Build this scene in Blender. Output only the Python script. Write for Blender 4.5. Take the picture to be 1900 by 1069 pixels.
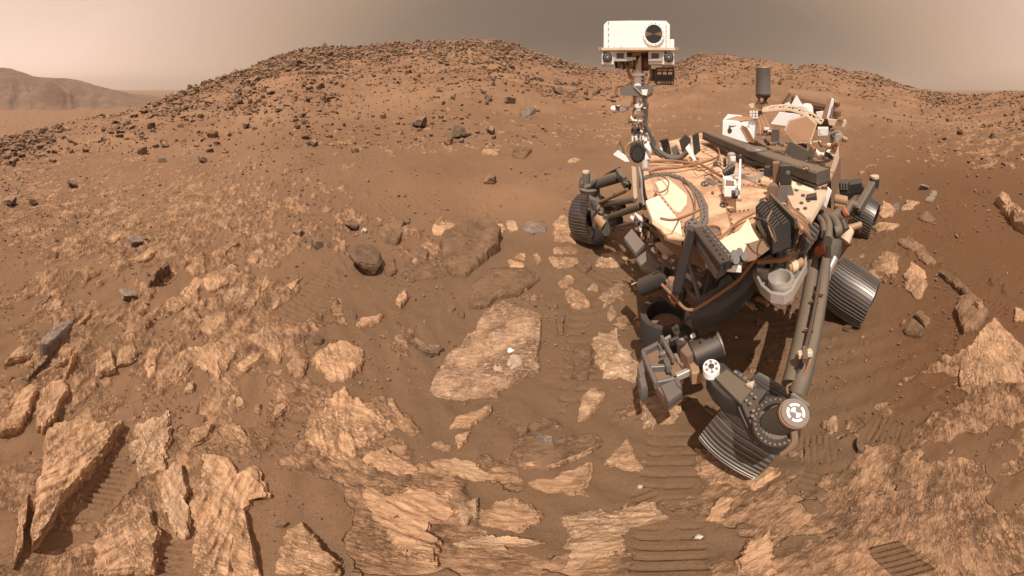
import bpy, bmesh, math, random
import numpy as np
from mathutils import Vector, Matrix

for o in list(bpy.data.objects):
    bpy.data.objects.remove(o)
SC = bpy.context.scene
COL = SC.collection
PI = math.pi

# ------------------------------------------------------------------ camera
EYE = 1.3                      # camera height in metres
KX, KY, HX, HY = 510.0, 720.0, 950.0, 165.0   # pixels per radian across and up, centre column, horizon row
cam = bpy.data.cameras.new('camera')
cam.type = 'PANO'
cam.panorama_type = 'EQUIRECTANGULAR'
cam.longitude_min = -HX / KX
cam.longitude_max = (1900 - HX) / KX
cam.latitude_min = -(1069 - HY) / KY
cam.latitude_max = HY / KY
cam.clip_start = 0.05
cam.clip_end = 20000
camo = bpy.data.objects.new('camera', cam)
COL.objects.link(camo)
camo.location = (0, 0, EYE)
camo.rotation_euler = (PI / 2, 0, 0)
SC.camera = camo

# ------------------------------------------------------------------ sun and sky
SUN_AZ, SUN_EL = math.radians(200), math.radians(57)
SUN_DIR = Vector((math.sin(SUN_AZ) * math.cos(SUN_EL), math.cos(SUN_AZ) * math.cos(SUN_EL), math.sin(SUN_EL)))
sl = bpy.data.lights.new('sun', 'SUN')
sl.energy = 4.95
sl.angle = math.radians(0.5)
sl.color = (1.0, 0.915, 0.80)
so = bpy.data.objects.new('sun', sl)
COL.objects.link(so)
so.location = (0, 0, 60)
so.rotation_euler = (-SUN_DIR).to_track_quat('-Z', 'Y').to_euler()

W = bpy.data.worlds.new('World')
SC.world = W
W.use_nodes = True
wn, wl = W.node_tree.nodes, W.node_tree.links
wn.clear()


def wnode(t, **k):
    n = wn.new(t)
    for a, b in k.items():
        setattr(n, a, b)
    return n


def wmath(op, a, b=None, c=None):
    n = wnode('ShaderNodeMath', operation=op)
    for i, v in enumerate((a, b, c)):
        if v is None:
            continue
        if isinstance(v, (int, float)):
            n.inputs[i].default_value = v
        else:
            wl.new(v, n.inputs[i])
    return n.outputs[0]


# dusty air: scattering peaks towards the sun, a paler band low over the horizon
tc = wnode('ShaderNodeTexCoord')
dot = wnode('ShaderNodeVectorMath', operation='DOT_PRODUCT')
wl.new(tc.outputs['Generated'], dot.inputs[0])
dot.inputs[1].default_value = SUN_DIR
sep = wnode('ShaderNodeSeparateXYZ')
wl.new(tc.outputs['Generated'], sep.inputs[0])
cosg = dot.outputs['Value']
up = wmath('MAXIMUM', sep.outputs['Z'], 0.0)
sidev = wnode('ShaderNodeVectorMath', operation='DOT_PRODUCT')
wl.new(tc.outputs['Generated'], sidev.inputs[0])
sidev.inputs[1].default_value = (math.sin(SUN_AZ - 0.15), math.cos(SUN_AZ - 0.15), 0)
ramp = wnode('ShaderNodeValToRGB')
wl.new(wmath('MULTIPLY_ADD', cosg, 0.5, 0.5), ramp.inputs[0])
SKY_STOPS = [(0.20, (0.115, 0.090, 0.069)), (0.29, (0.165, 0.128, 0.098)), (0.37, (0.30, 0.222, 0.166)), (0.46, (0.62, 0.425, 0.300)),
             (0.64, (1.12, 0.80, 0.655)), (1.0, (1.30, 1.03, 0.86))]
cr = ramp.color_ramp
while len(cr.elements) < len(SKY_STOPS):
    cr.elements.new(0.5)
for e, (p, c) in zip(cr.elements, SKY_STOPS):
    e.position = p
    e.color = (*c, 1)
band = wmath('POWER', wmath('SUBTRACT', 1.0, up), 7.0)
gain = wmath('MULTIPLY_ADD', band, 0.75, 0.80)
mul = wnode('ShaderNodeVectorMath', operation='SCALE')
wl.new(ramp.outputs[0], mul.inputs[0])
wl.new(gain, mul.inputs['Scale'])
bg = wnode('ShaderNodeBackground')
bg.inputs['Strength'].default_value = 0.82
wl.new(mul.outputs[0], bg.inputs['Color'])
wo = wnode('ShaderNodeOutputWorld')
wl.new(bg.outputs[0], wo.inputs[0])

SC.view_settings.view_transform = 'Standard'
SC.view_settings.look = 'None'
SC.view_settings.exposure = 0.0
SC.view_settings.gamma = 1.0
SC.view_settings.use_curve_mapping = False
SC.render.engine = 'CYCLES'
SC.cycles.max_bounces = 5
SC.cycles.diffuse_bounces = 3
SC.cycles.glossy_bounces = 3
SC.cycles.volume_bounces = 0
SC.cycles.use_denoising = True


# ------------------------------------------------------------------ measuring: photo pixel -> point of the place
def azi(px):
    return (px - HX) / KX


def at_z(px, py, z=0.0):
    """point at height z seen at photo pixel"""
    d = (EYE - z) / math.tan((py - HY) / KY)
    a = azi(px)
    return Vector((d * math.sin(a), d * math.cos(a), z))


def at_d(px, py, d):
    """point at horizontal distance d seen at photo pixel"""
    a = azi(px)
    return Vector((d * math.sin(a), d * math.cos(a), EYE - d * math.tan((py - HY) / KY)))


# ------------------------------------------------------------------ noise
def _hash(ix, iy, seed):
    h = (ix.astype(np.int64) * 374761393 + iy.astype(np.int64) * 668265263 + seed * 982451653) & 0xFFFFFFFF
    h = ((h ^ (h >> 13)) * 1274126177) & 0xFFFFFFFF
    h = h ^ (h >> 16)
    return (h & 0xFFFFFF) / float(0xFFFFFF)


def vnoise(x, y, seed=0):
    x = np.asarray(x, float); y = np.asarray(y, float)
    ix, iy = np.floor(x), np.floor(y)
    fx, fy = x - ix, y - iy
    ux, uy = fx * fx * fx * (fx * (fx * 6 - 15) + 10), fy * fy * fy * (fy * (fy * 6 - 15) + 10)
    a, b = _hash(ix, iy, seed), _hash(ix + 1, iy, seed)
    c, d = _hash(ix, iy + 1, seed), _hash(ix + 1, iy + 1, seed)
    return (a + (b - a) * ux) * (1 - uy) + (c + (d - c) * ux) * uy - 0.5


def fbm(x, y, oct=4, seed=0, gain=0.5):
    s, amp = 0.0, 1.0
    for k in range(oct):
        s = s + amp * vnoise(x * 2 ** k + 17.3 * k, y * 2 ** k - 9.1 * k, seed + k)
        amp *= gain
    return s


def sstep(a, b, x):
    t = np.clip((x - a) / (b - a), 0, 1)
    return t * t * (3 - 2 * t)


# ------------------------------------------------------------------ materials
def new_mat(name):
    m = bpy.data.materials.new(name)
    m.use_nodes = True
    nt = m.node_tree
    nt.nodes.clear()
    out = nt.nodes.new('ShaderNodeOutputMaterial')
    bs = nt.nodes.new('ShaderNodeBsdfPrincipled')
    nt.links.new(bs.outputs[0], out.inputs[0])
    return m, nt, bs


class NT:
    """thin helper round a node tree"""

    def __init__(s, nt):
        s.t = nt

    def n(s, typ, **k):
        x = s.t.nodes.new(typ)
        for a, b in k.items():
            setattr(x, a, b)
        return x

    def put(s, sock, v):
        if v is None:
            return
        if hasattr(v, 'is_output'):
            s.t.links.new(v, sock)
        elif isinstance(v, (tuple, list)) and len(v) == 3 and sock.type == 'RGBA':
            sock.default_value = (*v, 1)
        else:
            sock.default_value = v

    def math(s, op, a, b=None, c=None, clamp=False):
        x = s.n('ShaderNodeMath', operation=op, use_clamp=clamp)
        for i, v in enumerate((a, b, c)):
            s.put(x.inputs[i], v)
        return x.outputs[0]

    def mix(s, f, a, b):
        x = s.n('ShaderNodeMix', data_type='RGBA')
        s.put(x.inputs[0], f); s.put(x.inputs[6], a); s.put(x.inputs[7], b)
        return x.outputs[2]

    def noise(s, vec, scale, detail=4, rough=0.55, dist=0.0):
        x = s.n('ShaderNodeTexNoise')
        s.put(x.inputs['Vector'], vec)
        x.inputs['Scale'].default_value = scale
        x.inputs['Detail'].default_value = detail
        x.inputs['Roughness'].default_value = rough
        x.inputs['Distortion'].default_value = dist
        return x.outputs['Fac']

    def smooth(s, v, a, b):
        x = s.n('ShaderNodeMapRange', interpolation_type='SMOOTHSTEP')
        s.put(x.inputs[0], v)
        x.inputs[1].default_value = a; x.inputs[2].default_value = b
        return x.outputs[0]

    def scaled(s, vec, sc, rot=(0, 0, 0)):
        x = s.n('ShaderNodeMapping')
        s.put(x.inputs[0], vec)
        x.inputs['Rotation'].default_value = rot
        x.inputs['Scale'].default_value = sc
        return x.outputs[0]

    def bump(s, h, strength, dist, normal=None):
        x = s.n('ShaderNodeBump')
        s.put(x.inputs['Height'], h)
        x.inputs['Strength'].default_value = strength
        x.inputs['Distance'].default_value = dist
        s.put(x.inputs['Normal'], normal)
        return x.outputs[0]


def stone(g, pos, strike, layer, sc):
    """beds, grain, crevices: (bed noise, grain noise, crevice mask, height)"""
    st = g.scaled(pos, (1, 1 + 3.2 * layer, 1 + 2 * layer), (0, 0, -math.radians(strike)))
    r1 = g.noise(st, 14 * sc, 7, 0.66, 0.6)
    r2 = g.noise(pos, 95 * sc, 4, 0.7)
    k1 = g.math('ABSOLUTE', g.math('SUBTRACT', g.noise(st, 17 * sc, 4, 0.6, 0.8), 0.5))
    k2 = g.math('ABSOLUTE', g.math('SUBTRACT', g.noise(pos, 26 * sc, 5, 0.65, 0.4), 0.5))
    crev = g.math('MAXIMUM', g.math('MULTIPLY_ADD', g.smooth(k1, 0.0, 0.045), -1.0, 1.0), g.math('MULTIPLY', g.math('MULTIPLY_ADD', g.smooth(k2, 0.0, 0.030), -1.0, 1.0), 0.6))
    crev = g.math('MULTIPLY', crev, g.smooth(g.noise(pos, 5 * sc, 3, 0.6), 0.38, 0.62))
    h = g.math('ADD', g.math('MULTIPLY', r1, 1.7), g.math('MULTIPLY', r2, 0.8))
    h = g.math('SUBTRACT', h, g.math('MULTIPLY', crev, 0.45))
    return r1, r2, crev, h


def ground_material():
    m, nt, bs = new_mat('ground')
    g = NT(nt)
    geo = g.n('ShaderNodeNewGeometry')
    pos = geo.outputs['Position']
    rk = g.n('ShaderNodeAttribute', attribute_name='rock').outputs['Fac']
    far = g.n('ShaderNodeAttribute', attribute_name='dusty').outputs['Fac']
    bas = g.n('ShaderNodeAttribute', attribute_name='basalt').outputs['Fac']
    n1 = g.noise(pos, 0.9, 5)
    n2 = g.noise(pos, 14, 4, 0.6)
    n3 = g.noise(pos, 150, 3, 0.75)
    sand = g.mix(g.smooth(n1, 0.35, 0.65), (0.150, 0.091, 0.051), (0.190, 0.113, 0.065))
    sand = g.mix(g.smooth(n2, 0.4, 0.75), sand, (0.178, 0.106, 0.065))
    sand = g.mix(g.math('MULTIPLY', g.math('ADD', bas, g.math('MULTIPLY_ADD', n1, 0.8, -0.4), clamp=True), 0.9), sand, (0.124, 0.059, 0.028))
    sand = g.mix(g.math('MULTIPLY', g.smooth(n3, 0.52, 0.72), 0.45), sand, (0.115, 0.071, 0.047))
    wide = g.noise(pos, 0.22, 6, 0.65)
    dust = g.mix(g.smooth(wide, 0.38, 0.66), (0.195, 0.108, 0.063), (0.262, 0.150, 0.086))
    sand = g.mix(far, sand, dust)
    r1, r2, crev, hr = stone(g, pos, 135, 1.0, 1.0)
    rock = g.mix(g.smooth(r1, 0.34, 0.64), (0.250, 0.143, 0.082), (0.490, 0.289, 0.168))
    rock = g.mix(g.math('MULTIPLY', g.smooth(r2, 0.5, 0.75), 0.4), rock, (0.460, 0.284, 0.171))
    rock = g.mix(g.math('MULTIPLY', crev, 0.75), rock, (0.110, 0.061, 0.034))
    vein = g.smooth(g.noise(pos, 6, 7, 0.75), 0.66, 0.71)
    rock = g.mix(g.math('MULTIPLY', vein, 0.55), rock, (0.660, 0.539, 0.405))
    rock = g.mix(g.math('MULTIPLY', g.smooth(g.noise(pos, 11, 7, 0.75), 0.47, 0.62), 0.9), rock, sand)
    fac = g.smooth(g.math('ADD', rk, g.math('MULTIPLY_ADD', n2, 0.6, -0.3)), 0.35, 0.60)
    g.put(bs.inputs['Base Color'], g.mix(fac, sand, rock))
    bs.inputs['Roughness'].default_value = 0.95
    bs.inputs['Specular IOR Level'].default_value = 0.15
    hs = g.math('ADD', g.math('MULTIPLY', n3, 0.30), g.math('MULTIPLY', n2, 0.5))
    grit = g.smooth(g.noise(pos, 260, 2, 0.7), 0.55, 0.75)
    hs = g.math('ADD', hs, g.math('MULTIPLY', grit, 0.16))
    g.put(bs.inputs['Normal'], g.bump(g.math('ADD', g.math('MULTIPLY', hr, fac), hs), 0.8, 0.016))
    return m


def rock_material(name, dark, light, dust, layer=1.0, white=0.0, scale=1.0, strike=135, bump=0.75, dustamt=0.55):
    """stone with beds, grain and dust lying on what faces up"""
    m, nt, bs = new_mat(name)
    g = NT(nt)
    geo = g.n('ShaderNodeNewGeometry')
    oi = g.n('ShaderNodeObjectInfo')
    tcn = g.n('ShaderNodeTexCoord')
    off = g.n('ShaderNodeVectorMath', operation='ADD')
    sc = g.n('ShaderNodeCombineXYZ')
    for i in range(3):
        g.put(sc.inputs[i], g.math('MULTIPLY', oi.outputs['Random'], 31.0 + 7 * i))
    g.put(off.inputs[0], geo.outputs['Position']); g.put(off.inputs[1], sc.outputs[0])
    pos = off.outputs[0]
    r1, r2, crev, h = stone(g, pos, strike, layer, scale)
    r3 = g.noise(pos, 6 * scale, 5, 0.6)
    col = g.mix(g.smooth(r1, 0.33, 0.66), dark, light)
    col = g.mix(g.math('MULTIPLY', g.smooth(r3, 0.45, 0.7), 0.5), col, tuple(0.5 * a + 0.5 * b for a, b in zip(dark, light)))
    col = g.mix(g.math('MULTIPLY', g.smooth(r2, 0.55, 0.8), 0.4), col, tuple(min(1, c * 1.3) for c in light))
    col = g.mix(g.math('MULTIPLY', crev, 0.75), col, tuple(c * 0.38 for c in dark))
    if white:
        v = g.smooth(g.noise(pos, 8 * scale, 6, 0.75), 0.68 - 0.1 * white, 0.74 - 0.08 * white)
        col = g.mix(g.math('MULTIPLY', v, 0.75), col, (0.72, 0.62, 0.52))
    nz = g.n('ShaderNodeSeparateXYZ')
    g.put(nz.inputs[0], geo.outputs['True Normal'])
    du = g.math('MULTIPLY', g.smooth(g.math('ADD', nz.outputs['Z'], g.math('MULTIPLY_ADD', r3, 0.8, -0.4)), 0.45, 1.0), dustamt)
    col = g.mix(du, col, dust)
    hv = g.n('ShaderNodeHueSaturation')
    g.put(hv.inputs['Color'], col)
    g.put(hv.inputs['Value'], g.math('MULTIPLY_ADD', oi.outputs['Random'], 0.3, 0.85))
    g.put(bs.inputs['Base Color'], hv.outputs[0])
    bs.inputs['Roughness'].default_value = 0.92
    bs.inputs['Specular IOR Level'].default_value = 0.2
    g.put(bs.inputs['Normal'], g.bump(h, bump, 0.016 / scale))
    return m


M = {}
M['ground'] = ground_material()
M['slab'] = rock_material('tan_bedrock', (0.350, 0.201, 0.114), (0.660, 0.407, 0.243), (0.270, 0.157, 0.092), 0.8, 0.35, dustamt=0.22)
M['mainslab'] = rock_material('layered_pale_slab', (0.44, 0.268, 0.165), (0.76, 0.49, 0.320), (0.330, 0.196, 0.113), 1.0, 0.25, 1.0, strike=25, bump=0.9, dustamt=0.15)
M['darkjag'] = rock_material('dark_jagged_rock', (0.085, 0.057, 0.040), (0.200, 0.129, 0.086), (0.200, 0.122, 0.077), 0.3, 0.0, 1.3, dustamt=0.6)
M['palerock'] = rock_material('pale_bedrock', (0.360, 0.216, 0.126), (0.660, 0.446, 0.284), (0.300, 0.176, 0.104), 0.7, 0.8, dustamt=0.3)
M['brownslab'] = rock_material('dusty_brown_bedrock', (0.165, 0.098, 0.059), (0.290, 0.174, 0.106), (0.225, 0.130, 0.076), 0.3, 0.0, dustamt=0.5)
M['boulder'] = rock_material('grey_brown_boulder', (0.085, 0.061, 0.047), (0.190, 0.132, 0.095), (0.280, 0.169, 0.104), 0.3, 0.0, 1.3, dustamt=0.85)
M['farrock'] = rock_material('hill_rock', (0.115, 0.078, 0.056), (0.225, 0.147, 0.099), (0.300, 0.176, 0.106), 0.2, 0.0, 0.30, dustamt=0.95)
M['greystone'] = rock_material('grey_stone', (0.17, 0.135, 0.115), (0.30, 0.24, 0.20), (0.33, 0.20, 0.13), 0.8, 0.0, 1.4, dustamt=0.3)
M['whitestone'] = rock_material('white_stone', (0.50, 0.45, 0.40), (0.75, 0.70, 0.62), (0.5, 0.38, 0.28), 0.2, 0.0, 2.0, dustamt=0.25)


# ------------------------------------------------------------------ object helpers
def tag(o, label=None, cat=None, group=None, kind=None):
    if label: o['label'] = label
    if cat: o['category'] = cat
    if group: o['group'] = group
    if kind: o['kind'] = kind
    return o


def mesh_obj(name, verts, faces, mat, parent=None, smooth=False):
    me = bpy.data.meshes.new(name)
    me.from_pydata([tuple(v) for v in verts], [], faces)
    me.update()
    if mat is not None:
        me.materials.append(mat)
    if smooth:
        me.polygons.foreach_set('use_smooth', [True] * len(me.polygons))
    o = bpy.data.objects.new(name, me)
    COL.objects.link(o)
    if parent is not None:
        o.parent = parent
        o.matrix_parent_inverse = parent.matrix_world.inverted()
    return o


def np_mesh(name, co, quads, mat, smooth=True, attrs=None):
    me = bpy.data.meshes.new(name)
    nv, nq = len(co), len(quads)
    k = quads.shape[1]
    me.vertices.add(nv)
    me.vertices.foreach_set('co', co.astype(np.float32).ravel())
    me.loops.add(nq * k)
    me.loops.foreach_set('vertex_index', quads.astype(np.int32).ravel())
    me.polygons.add(nq)
    me.polygons.foreach_set('loop_start', np.arange(0, nq * k, k, dtype=np.int32))
    me.polygons.foreach_set('loop_total', np.full(nq, k, dtype=np.int32))
    me.polygons.foreach_set('use_smooth', np.full(nq, smooth))
    me.update(calc_edges=True)
    for a, v in (attrs or {}).items():
        at = me.attributes.new(a, 'FLOAT', 'POINT')
        at.data.foreach_set('value', v.astype(np.float32).ravel())
    if mat is not None:
        me.materials.append(mat)
    o = bpy.data.objects.new(name, me)
    COL.objects.link(o)
    return o


# ------------------------------------------------------------------ terrain
RIDGE = np.array([0, 6, 0]) + np.array([(-900, 250, 20), (-400, 262, 16), (0, 258, 17), (100, 233, 21), (200, 206, 28), (285, 183, 38), (360, 158, 48), (450, 126, 58),
                  (520, 99, 64), (560, 88, 66), (640, 80, 68), (740, 75, 70), (830, 69, 70), (875, 66, 70), (920, 71, 70), (980, 88, 70),
                  (1050, 112, 75), (1110, 124, 80), (1180, 127, 85), (1240, 115, 90), (1300, 94, 90), (1350, 99, 90), (1440, 109, 90),
                  (1480, 122, 90), (1520, 113, 90), (1570, 124, 88), (1620, 131, 85), (1660, 145, 80), (1700, 158, 75), (1745, 168, 70),
                  (1800, 171, 66), (1850, 167, 60), (1900, 160, 55), (2050, 152, 45), (2400, 165, 30), (2900, 240, 20)], float)


def ridge_at(az):
    px = HX + KX * az
    y = np.interp(px, RIDGE[:, 0], RIDGE[:, 1])
    D = np.interp(px, RIDGE[:, 0], RIDGE[:, 2])
    return y, D


def base_height(az, r):
    """the lie of the land: level round the rover, a hill rising ahead, falling away beyond its crest"""
    y, D = ridge_at(az)
    top = EYE - D * np.tan((y - HY) / KY)
    u = np.clip((r - 4.0) / (D - 4.0), 0, None)
    rise = top * np.power(np.minimum(u, 1.0), 1.22)
    over = np.maximum(r - D, 0)
    z = rise - over * 0.28 - np.minimum(over * over * 0.004, over * 0.2)
    z = np.maximum(z, -24.0)
    return z


def xy_polar(x, y):
    return np.arctan2(x, y), np.hypot(x, y)


def land(x, y):
    a, r = xy_polar(np.asarray(x, float), np.asarray(y, float))
    z = base_height(a, r)
    roll = sstep(4, 25, r)
    z = z + roll * (0.5 * fbm(x / 9.0, y / 9.0, 3, 5) + 0.25 * fbm(x / 2.2, y / 2.2, 2, 9))
    z = z + (1 - sstep(3, 9, r)) * 0.05 * fbm(x / 0.9, y / 0.9, 2, 3)
    far = sstep(5, 12, r) * (1 - sstep(90, 160, r))
    z = z + far * (0.10 * np.abs(fbm(x / 0.7, y / 0.7, 3, 61)) + 0.05 * fbm(x / 0.25, y / 0.25, 2, 66))
    return z + drift_at(x, y)


def drift_at(x, y):
    """two drifts of smooth sand, either side of the rover"""
    c, d = DRIFTS
    q1 = ((x - c[0]) * 0.35 + (y - c[1]) * 0.10) ** 2 + ((x - c[0]) * -0.25 + (y - c[1]) * 0.75) ** 2
    q2 = ((x - d[0]) * 0.55) ** 2 + ((y - d[1]) * 0.55) ** 2
    return 0.15 * np.exp(-q1) + 0.10 * np.exp(-q2)


DRIFTS = [(0.0, 5.3), (4.0, -0.35)]


# bedrock showing through the sand: centre pixel, half sizes, strength
ZONES = [(300, 420, 380, 110, 0.41), (110, 700, 230, 190, 0.47), (250, 890, 330, 190, 0.46), (1760, 960, 300, 170, 0.44), (1890, 760, 110, 150, 0.5),
         (1430, 980, 180, 100, 0.30), (1120, 990, 160, 90, 0.38), (830, 960, 300, 120, 0.40), (620, 800, 150, 130, 0.42), (1830, 265, 120, 55, 0.22),
         (850, 305, 330, 50, 0.22), (1650, 450, 80, 90, 0.32), (1090, 250, 200, 40, 0.16), (450, 620, 190, 120, 0.42), (1320, 880, 90, 80, 0.4), (1200, 740, 90, 90, 0.25)]

# wheel tracks: run start pixel, run end pixel, width across in pixels, bars, depth m
TRACKS = [((1238, 962), (1238, 1100), 165, 7, 0.010), ((1246, 790), (1240, 925), 115, 7, 0.008), ((1478, 838), (1562, 836), 58, 7, 0.010),
          ((1470, 930), (1520, 870), 50, 6, 0.008), ((1605, 795), (1690, 815), 60, 8, 0.007), ((1722, 655), (1770, 580), 70, 10, 0.010),
          ((1735, 560), (1765, 530), 60, 5, 0.008), ((1826, 550), (1886, 586), 42, 8, 0.012), ((1630, 1005), (1720, 1085), 60, 9, 0.009),
          ((150, 985), (232, 838), 62, 15, 0.011), ((272, 762), (338, 732), 45, 6, 0.008), ((512, 855), (566, 755), 45, 7, 0.011),
          ((498, 612), (652, 478), 50, 22, 0.010), ((670, 398), (905, 338), 24, 30, 0.014), ((1085, 530), (1078, 790), 75, 16, 0.008),
          ((1105, 520), (1180, 478), 40, 8, 0.009), ((1430, 560), (1450, 640), 70, 8, 0.009), ((300, 1075), (345, 1000), 55, 6, 0.009),
          ((1745, 760), (1790, 720), 45, 4, 0.007), ((1590, 255), (1680, 200), 22, 12, 0.03), ((520, 415), (590, 405), 18, 9, 0.010),
          ((170, 640), (230, 600), 30, 10, 0.009), ((1580, 790), (1600, 780), 30, 3, 0.007), ((1180, 905), (1215, 945), 45, 4, 0.012)]


def build_ground():
    rr = list(EYE / np.tan(np.arange(1.34, 0.085, -1.85 / KY)))
    rr = [0.02, 0.1, 0.2] + rr
    r = rr[-1]
    while r < 105:
        r *= 1.0165
        rr.append(r)
    while r < 9000:
        r *= 1.22
        rr.append(r)
    R = np.array(rr)
    front = np.arange(-HX / KX - 0.06, (1900 - HX) / KX + 0.06, 1.85 / KX)
    back = np.linspace(front[-1], front[0] + 2 * PI, 90)[1:-1]
    A = np.concatenate([front, back])
    na, nr = len(A), len(R)
    AA, RR = np.meshgrid(A, R, indexing='ij')
    X, Y = RR * np.sin(AA), RR * np.cos(AA)
    Z = land(X, Y)
    near = 1 - sstep(9, 30, RR)
    # bedrock mask
    w = np.full_like(Z, -0.22)
    PX = HX + KX * ((AA + PI) % (2 * PI) - PI)
    PY = HY + KY * np.arctan((EYE - Z) / RR)
    for (cx, cy, hx, hy, s) in ZONES:
        q = ((PX - cx) / hx) ** 2 + ((PY - cy) / hy) ** 2
        w = np.maximum(w, -0.22 + s * np.exp(-q * 0.9) * 1.25)
    c, s_ = math.cos(math.radians(135)), math.sin(math.radians(135))
    U, V = X * c + Y * s_, -X * s_ + Y * c          # U runs along the beds, V across them
    thin0 = (1 - sstep(300, 700, PX)) * (1 - sstep(400, 640, PY))
    wx, wy = 0.10 * fbm(X / 0.35, Y / 0.35, 3, 19), 0.10 * fbm(X / 0.35, Y / 0.35, 3, 20)
    U, V = U + wx * (1 - 0.8 * thin0), V + wy * (1 - 0.8 * thin0)
    lay = fbm(U / 0.50, V / 0.17, 5, 21, 0.55) * (1 - thin0) + thin0 * 1.15 * fbm(U / 0.45, V / 0.075, 4, 23, 0.6)
    lay2 = fbm(X / 0.22, Y / 0.22, 4, 31, 0.6)
    mk = sstep(0.04, 0.20, w + 0.50 * lay + 0.40 * lay2 * (1 - 0.55 * thin0) + 0.16 * fbm(X / 0.06, Y / 0.06, 3, 33, 0.6))
    mk = mk * (1 - sstep(16, 30, RR))
    stripes = fbm(U / 0.07, V / 0.024, 3, 41)
    steps = np.abs(fbm(U / 0.14, V / 0.06, 4, 47))
    lumps = fbm(X / 0.035, Y / 0.035, 3, 43, 0.6)
    relief = 0.012 + 0.020 * np.maximum(lay2, -0.2) + 0.007 * stripes + 0.008 * lumps - 0.022 * steps
    relief = relief * np.clip(RR / 1.1, 0.5, 2.4) * (1 - 0.35 * thin0)
    hs = mk * near * relief
    # sand: wind ripples and soft lumps
    sand = 0.010 * fbm(X / 0.16, Y / 0.16, 4, 51, 0.55) + 0.0032 * np.sin((X * 0.8 + Y * 0.6) * 46 + 5 * fbm(X / 0.6, Y / 0.6, 2, 55)) * sstep(-0.05, 0.2, fbm(X / 0.8, Y / 0.8, 2, 57))
    drift = drift_at(X, Y)
    hs = hs + (1 - mk) * near * sand
    mk = mk * (1 - np.clip((drift - 0.025) * 40, 0, 1))
    hs = hs * (1 - np.clip((drift - 0.025) * 40, 0, 1) * 0.7)
    tone = np.zeros_like(Z)
    for (p0, p1, wpx, nbar, dep) in TRACKS:
        a, b = at_z(*p0), at_z(*p1)
        mx, my = (p0[0] + p1[0]) / 2, (p0[1] + p1[1]) / 2
        ll = math.hypot(p1[0] - p0[0], p1[1] - p0[1])
        ex, ey = -(p1[1] - p0[1]) / ll * wpx / 2, (p1[0] - p0[0]) / ll * wpx / 2
        wd = (at_z(mx + ex, my + ey) - at_z(mx - ex, my - ey)).length
        pitch = (b - a).length / nbar
        dx, dy = b.x - a.x, b.y - a.y
        L = math.hypot(dx, dy)
        dx, dy = dx / L, dy / L
        lu, lv = (X - a.x) * dx + (Y - a.y) * dy, -(X - a.x) * dy + (Y - a.y) * dx
        wob = 0.10 * wd * fbm(lu / 0.2, lv / 0.2, 2, 71)
        edge = 0.25 * L
        ins = sstep(0, edge, lu + wob * 2 + 0.12 * edge) * sstep(0, edge, L - lu + wob * 2 + 0.12 * edge) * sstep(0, 0.025, wd / 2 - np.abs(lv + wob))
        ph = lu / pitch + 0.05 * np.sin(lv / wd * 7) + 0.22 * fbm(lu / 0.25, lv / 0.25, 2, 73)
        bars = np.power(0.5 + 0.5 * np.cos(2 * PI * ph), 5)
        worn = 0.15 + 0.95 * sstep(-0.3, 0.2, fbm(lu / 0.08, lv / 0.05, 3, 77 + int(p0[0])))
        hs = hs * (1 - 0.8 * ins) + ins * (-0.35 * dep - dep * bars * worn * 1.3)
        mk = mk * (1 - 0.9 * ins)
    Z = Z + hs
    idx = np.arange(na * nr).reshape(na, nr)
    i2 = np.roll(idx, -1, axis=0)
    q = np.stack([idx[:, :-1], idx[:, 1:], i2[:, 1:], i2[:, :-1]], -1).reshape(-1, 4)
    co = np.stack([X, Y, Z], -1).reshape(-1, 3)
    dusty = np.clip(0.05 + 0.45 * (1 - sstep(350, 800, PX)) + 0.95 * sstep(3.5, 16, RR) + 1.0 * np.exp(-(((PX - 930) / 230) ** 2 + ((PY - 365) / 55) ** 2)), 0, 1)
    az_ = (PX - 1480) / 260
    basalt = np.clip(sstep(0, 1, az_) * (1 - sstep(7, 20, RR)) * (1 - 0.75 * sstep(700, 900, PY)), 0, 1)
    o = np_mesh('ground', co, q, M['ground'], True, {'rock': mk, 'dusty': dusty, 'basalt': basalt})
    tag(o, 'brown sand and tan bedrock rising to a rocky hill', kind='structure')
    return o


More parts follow.
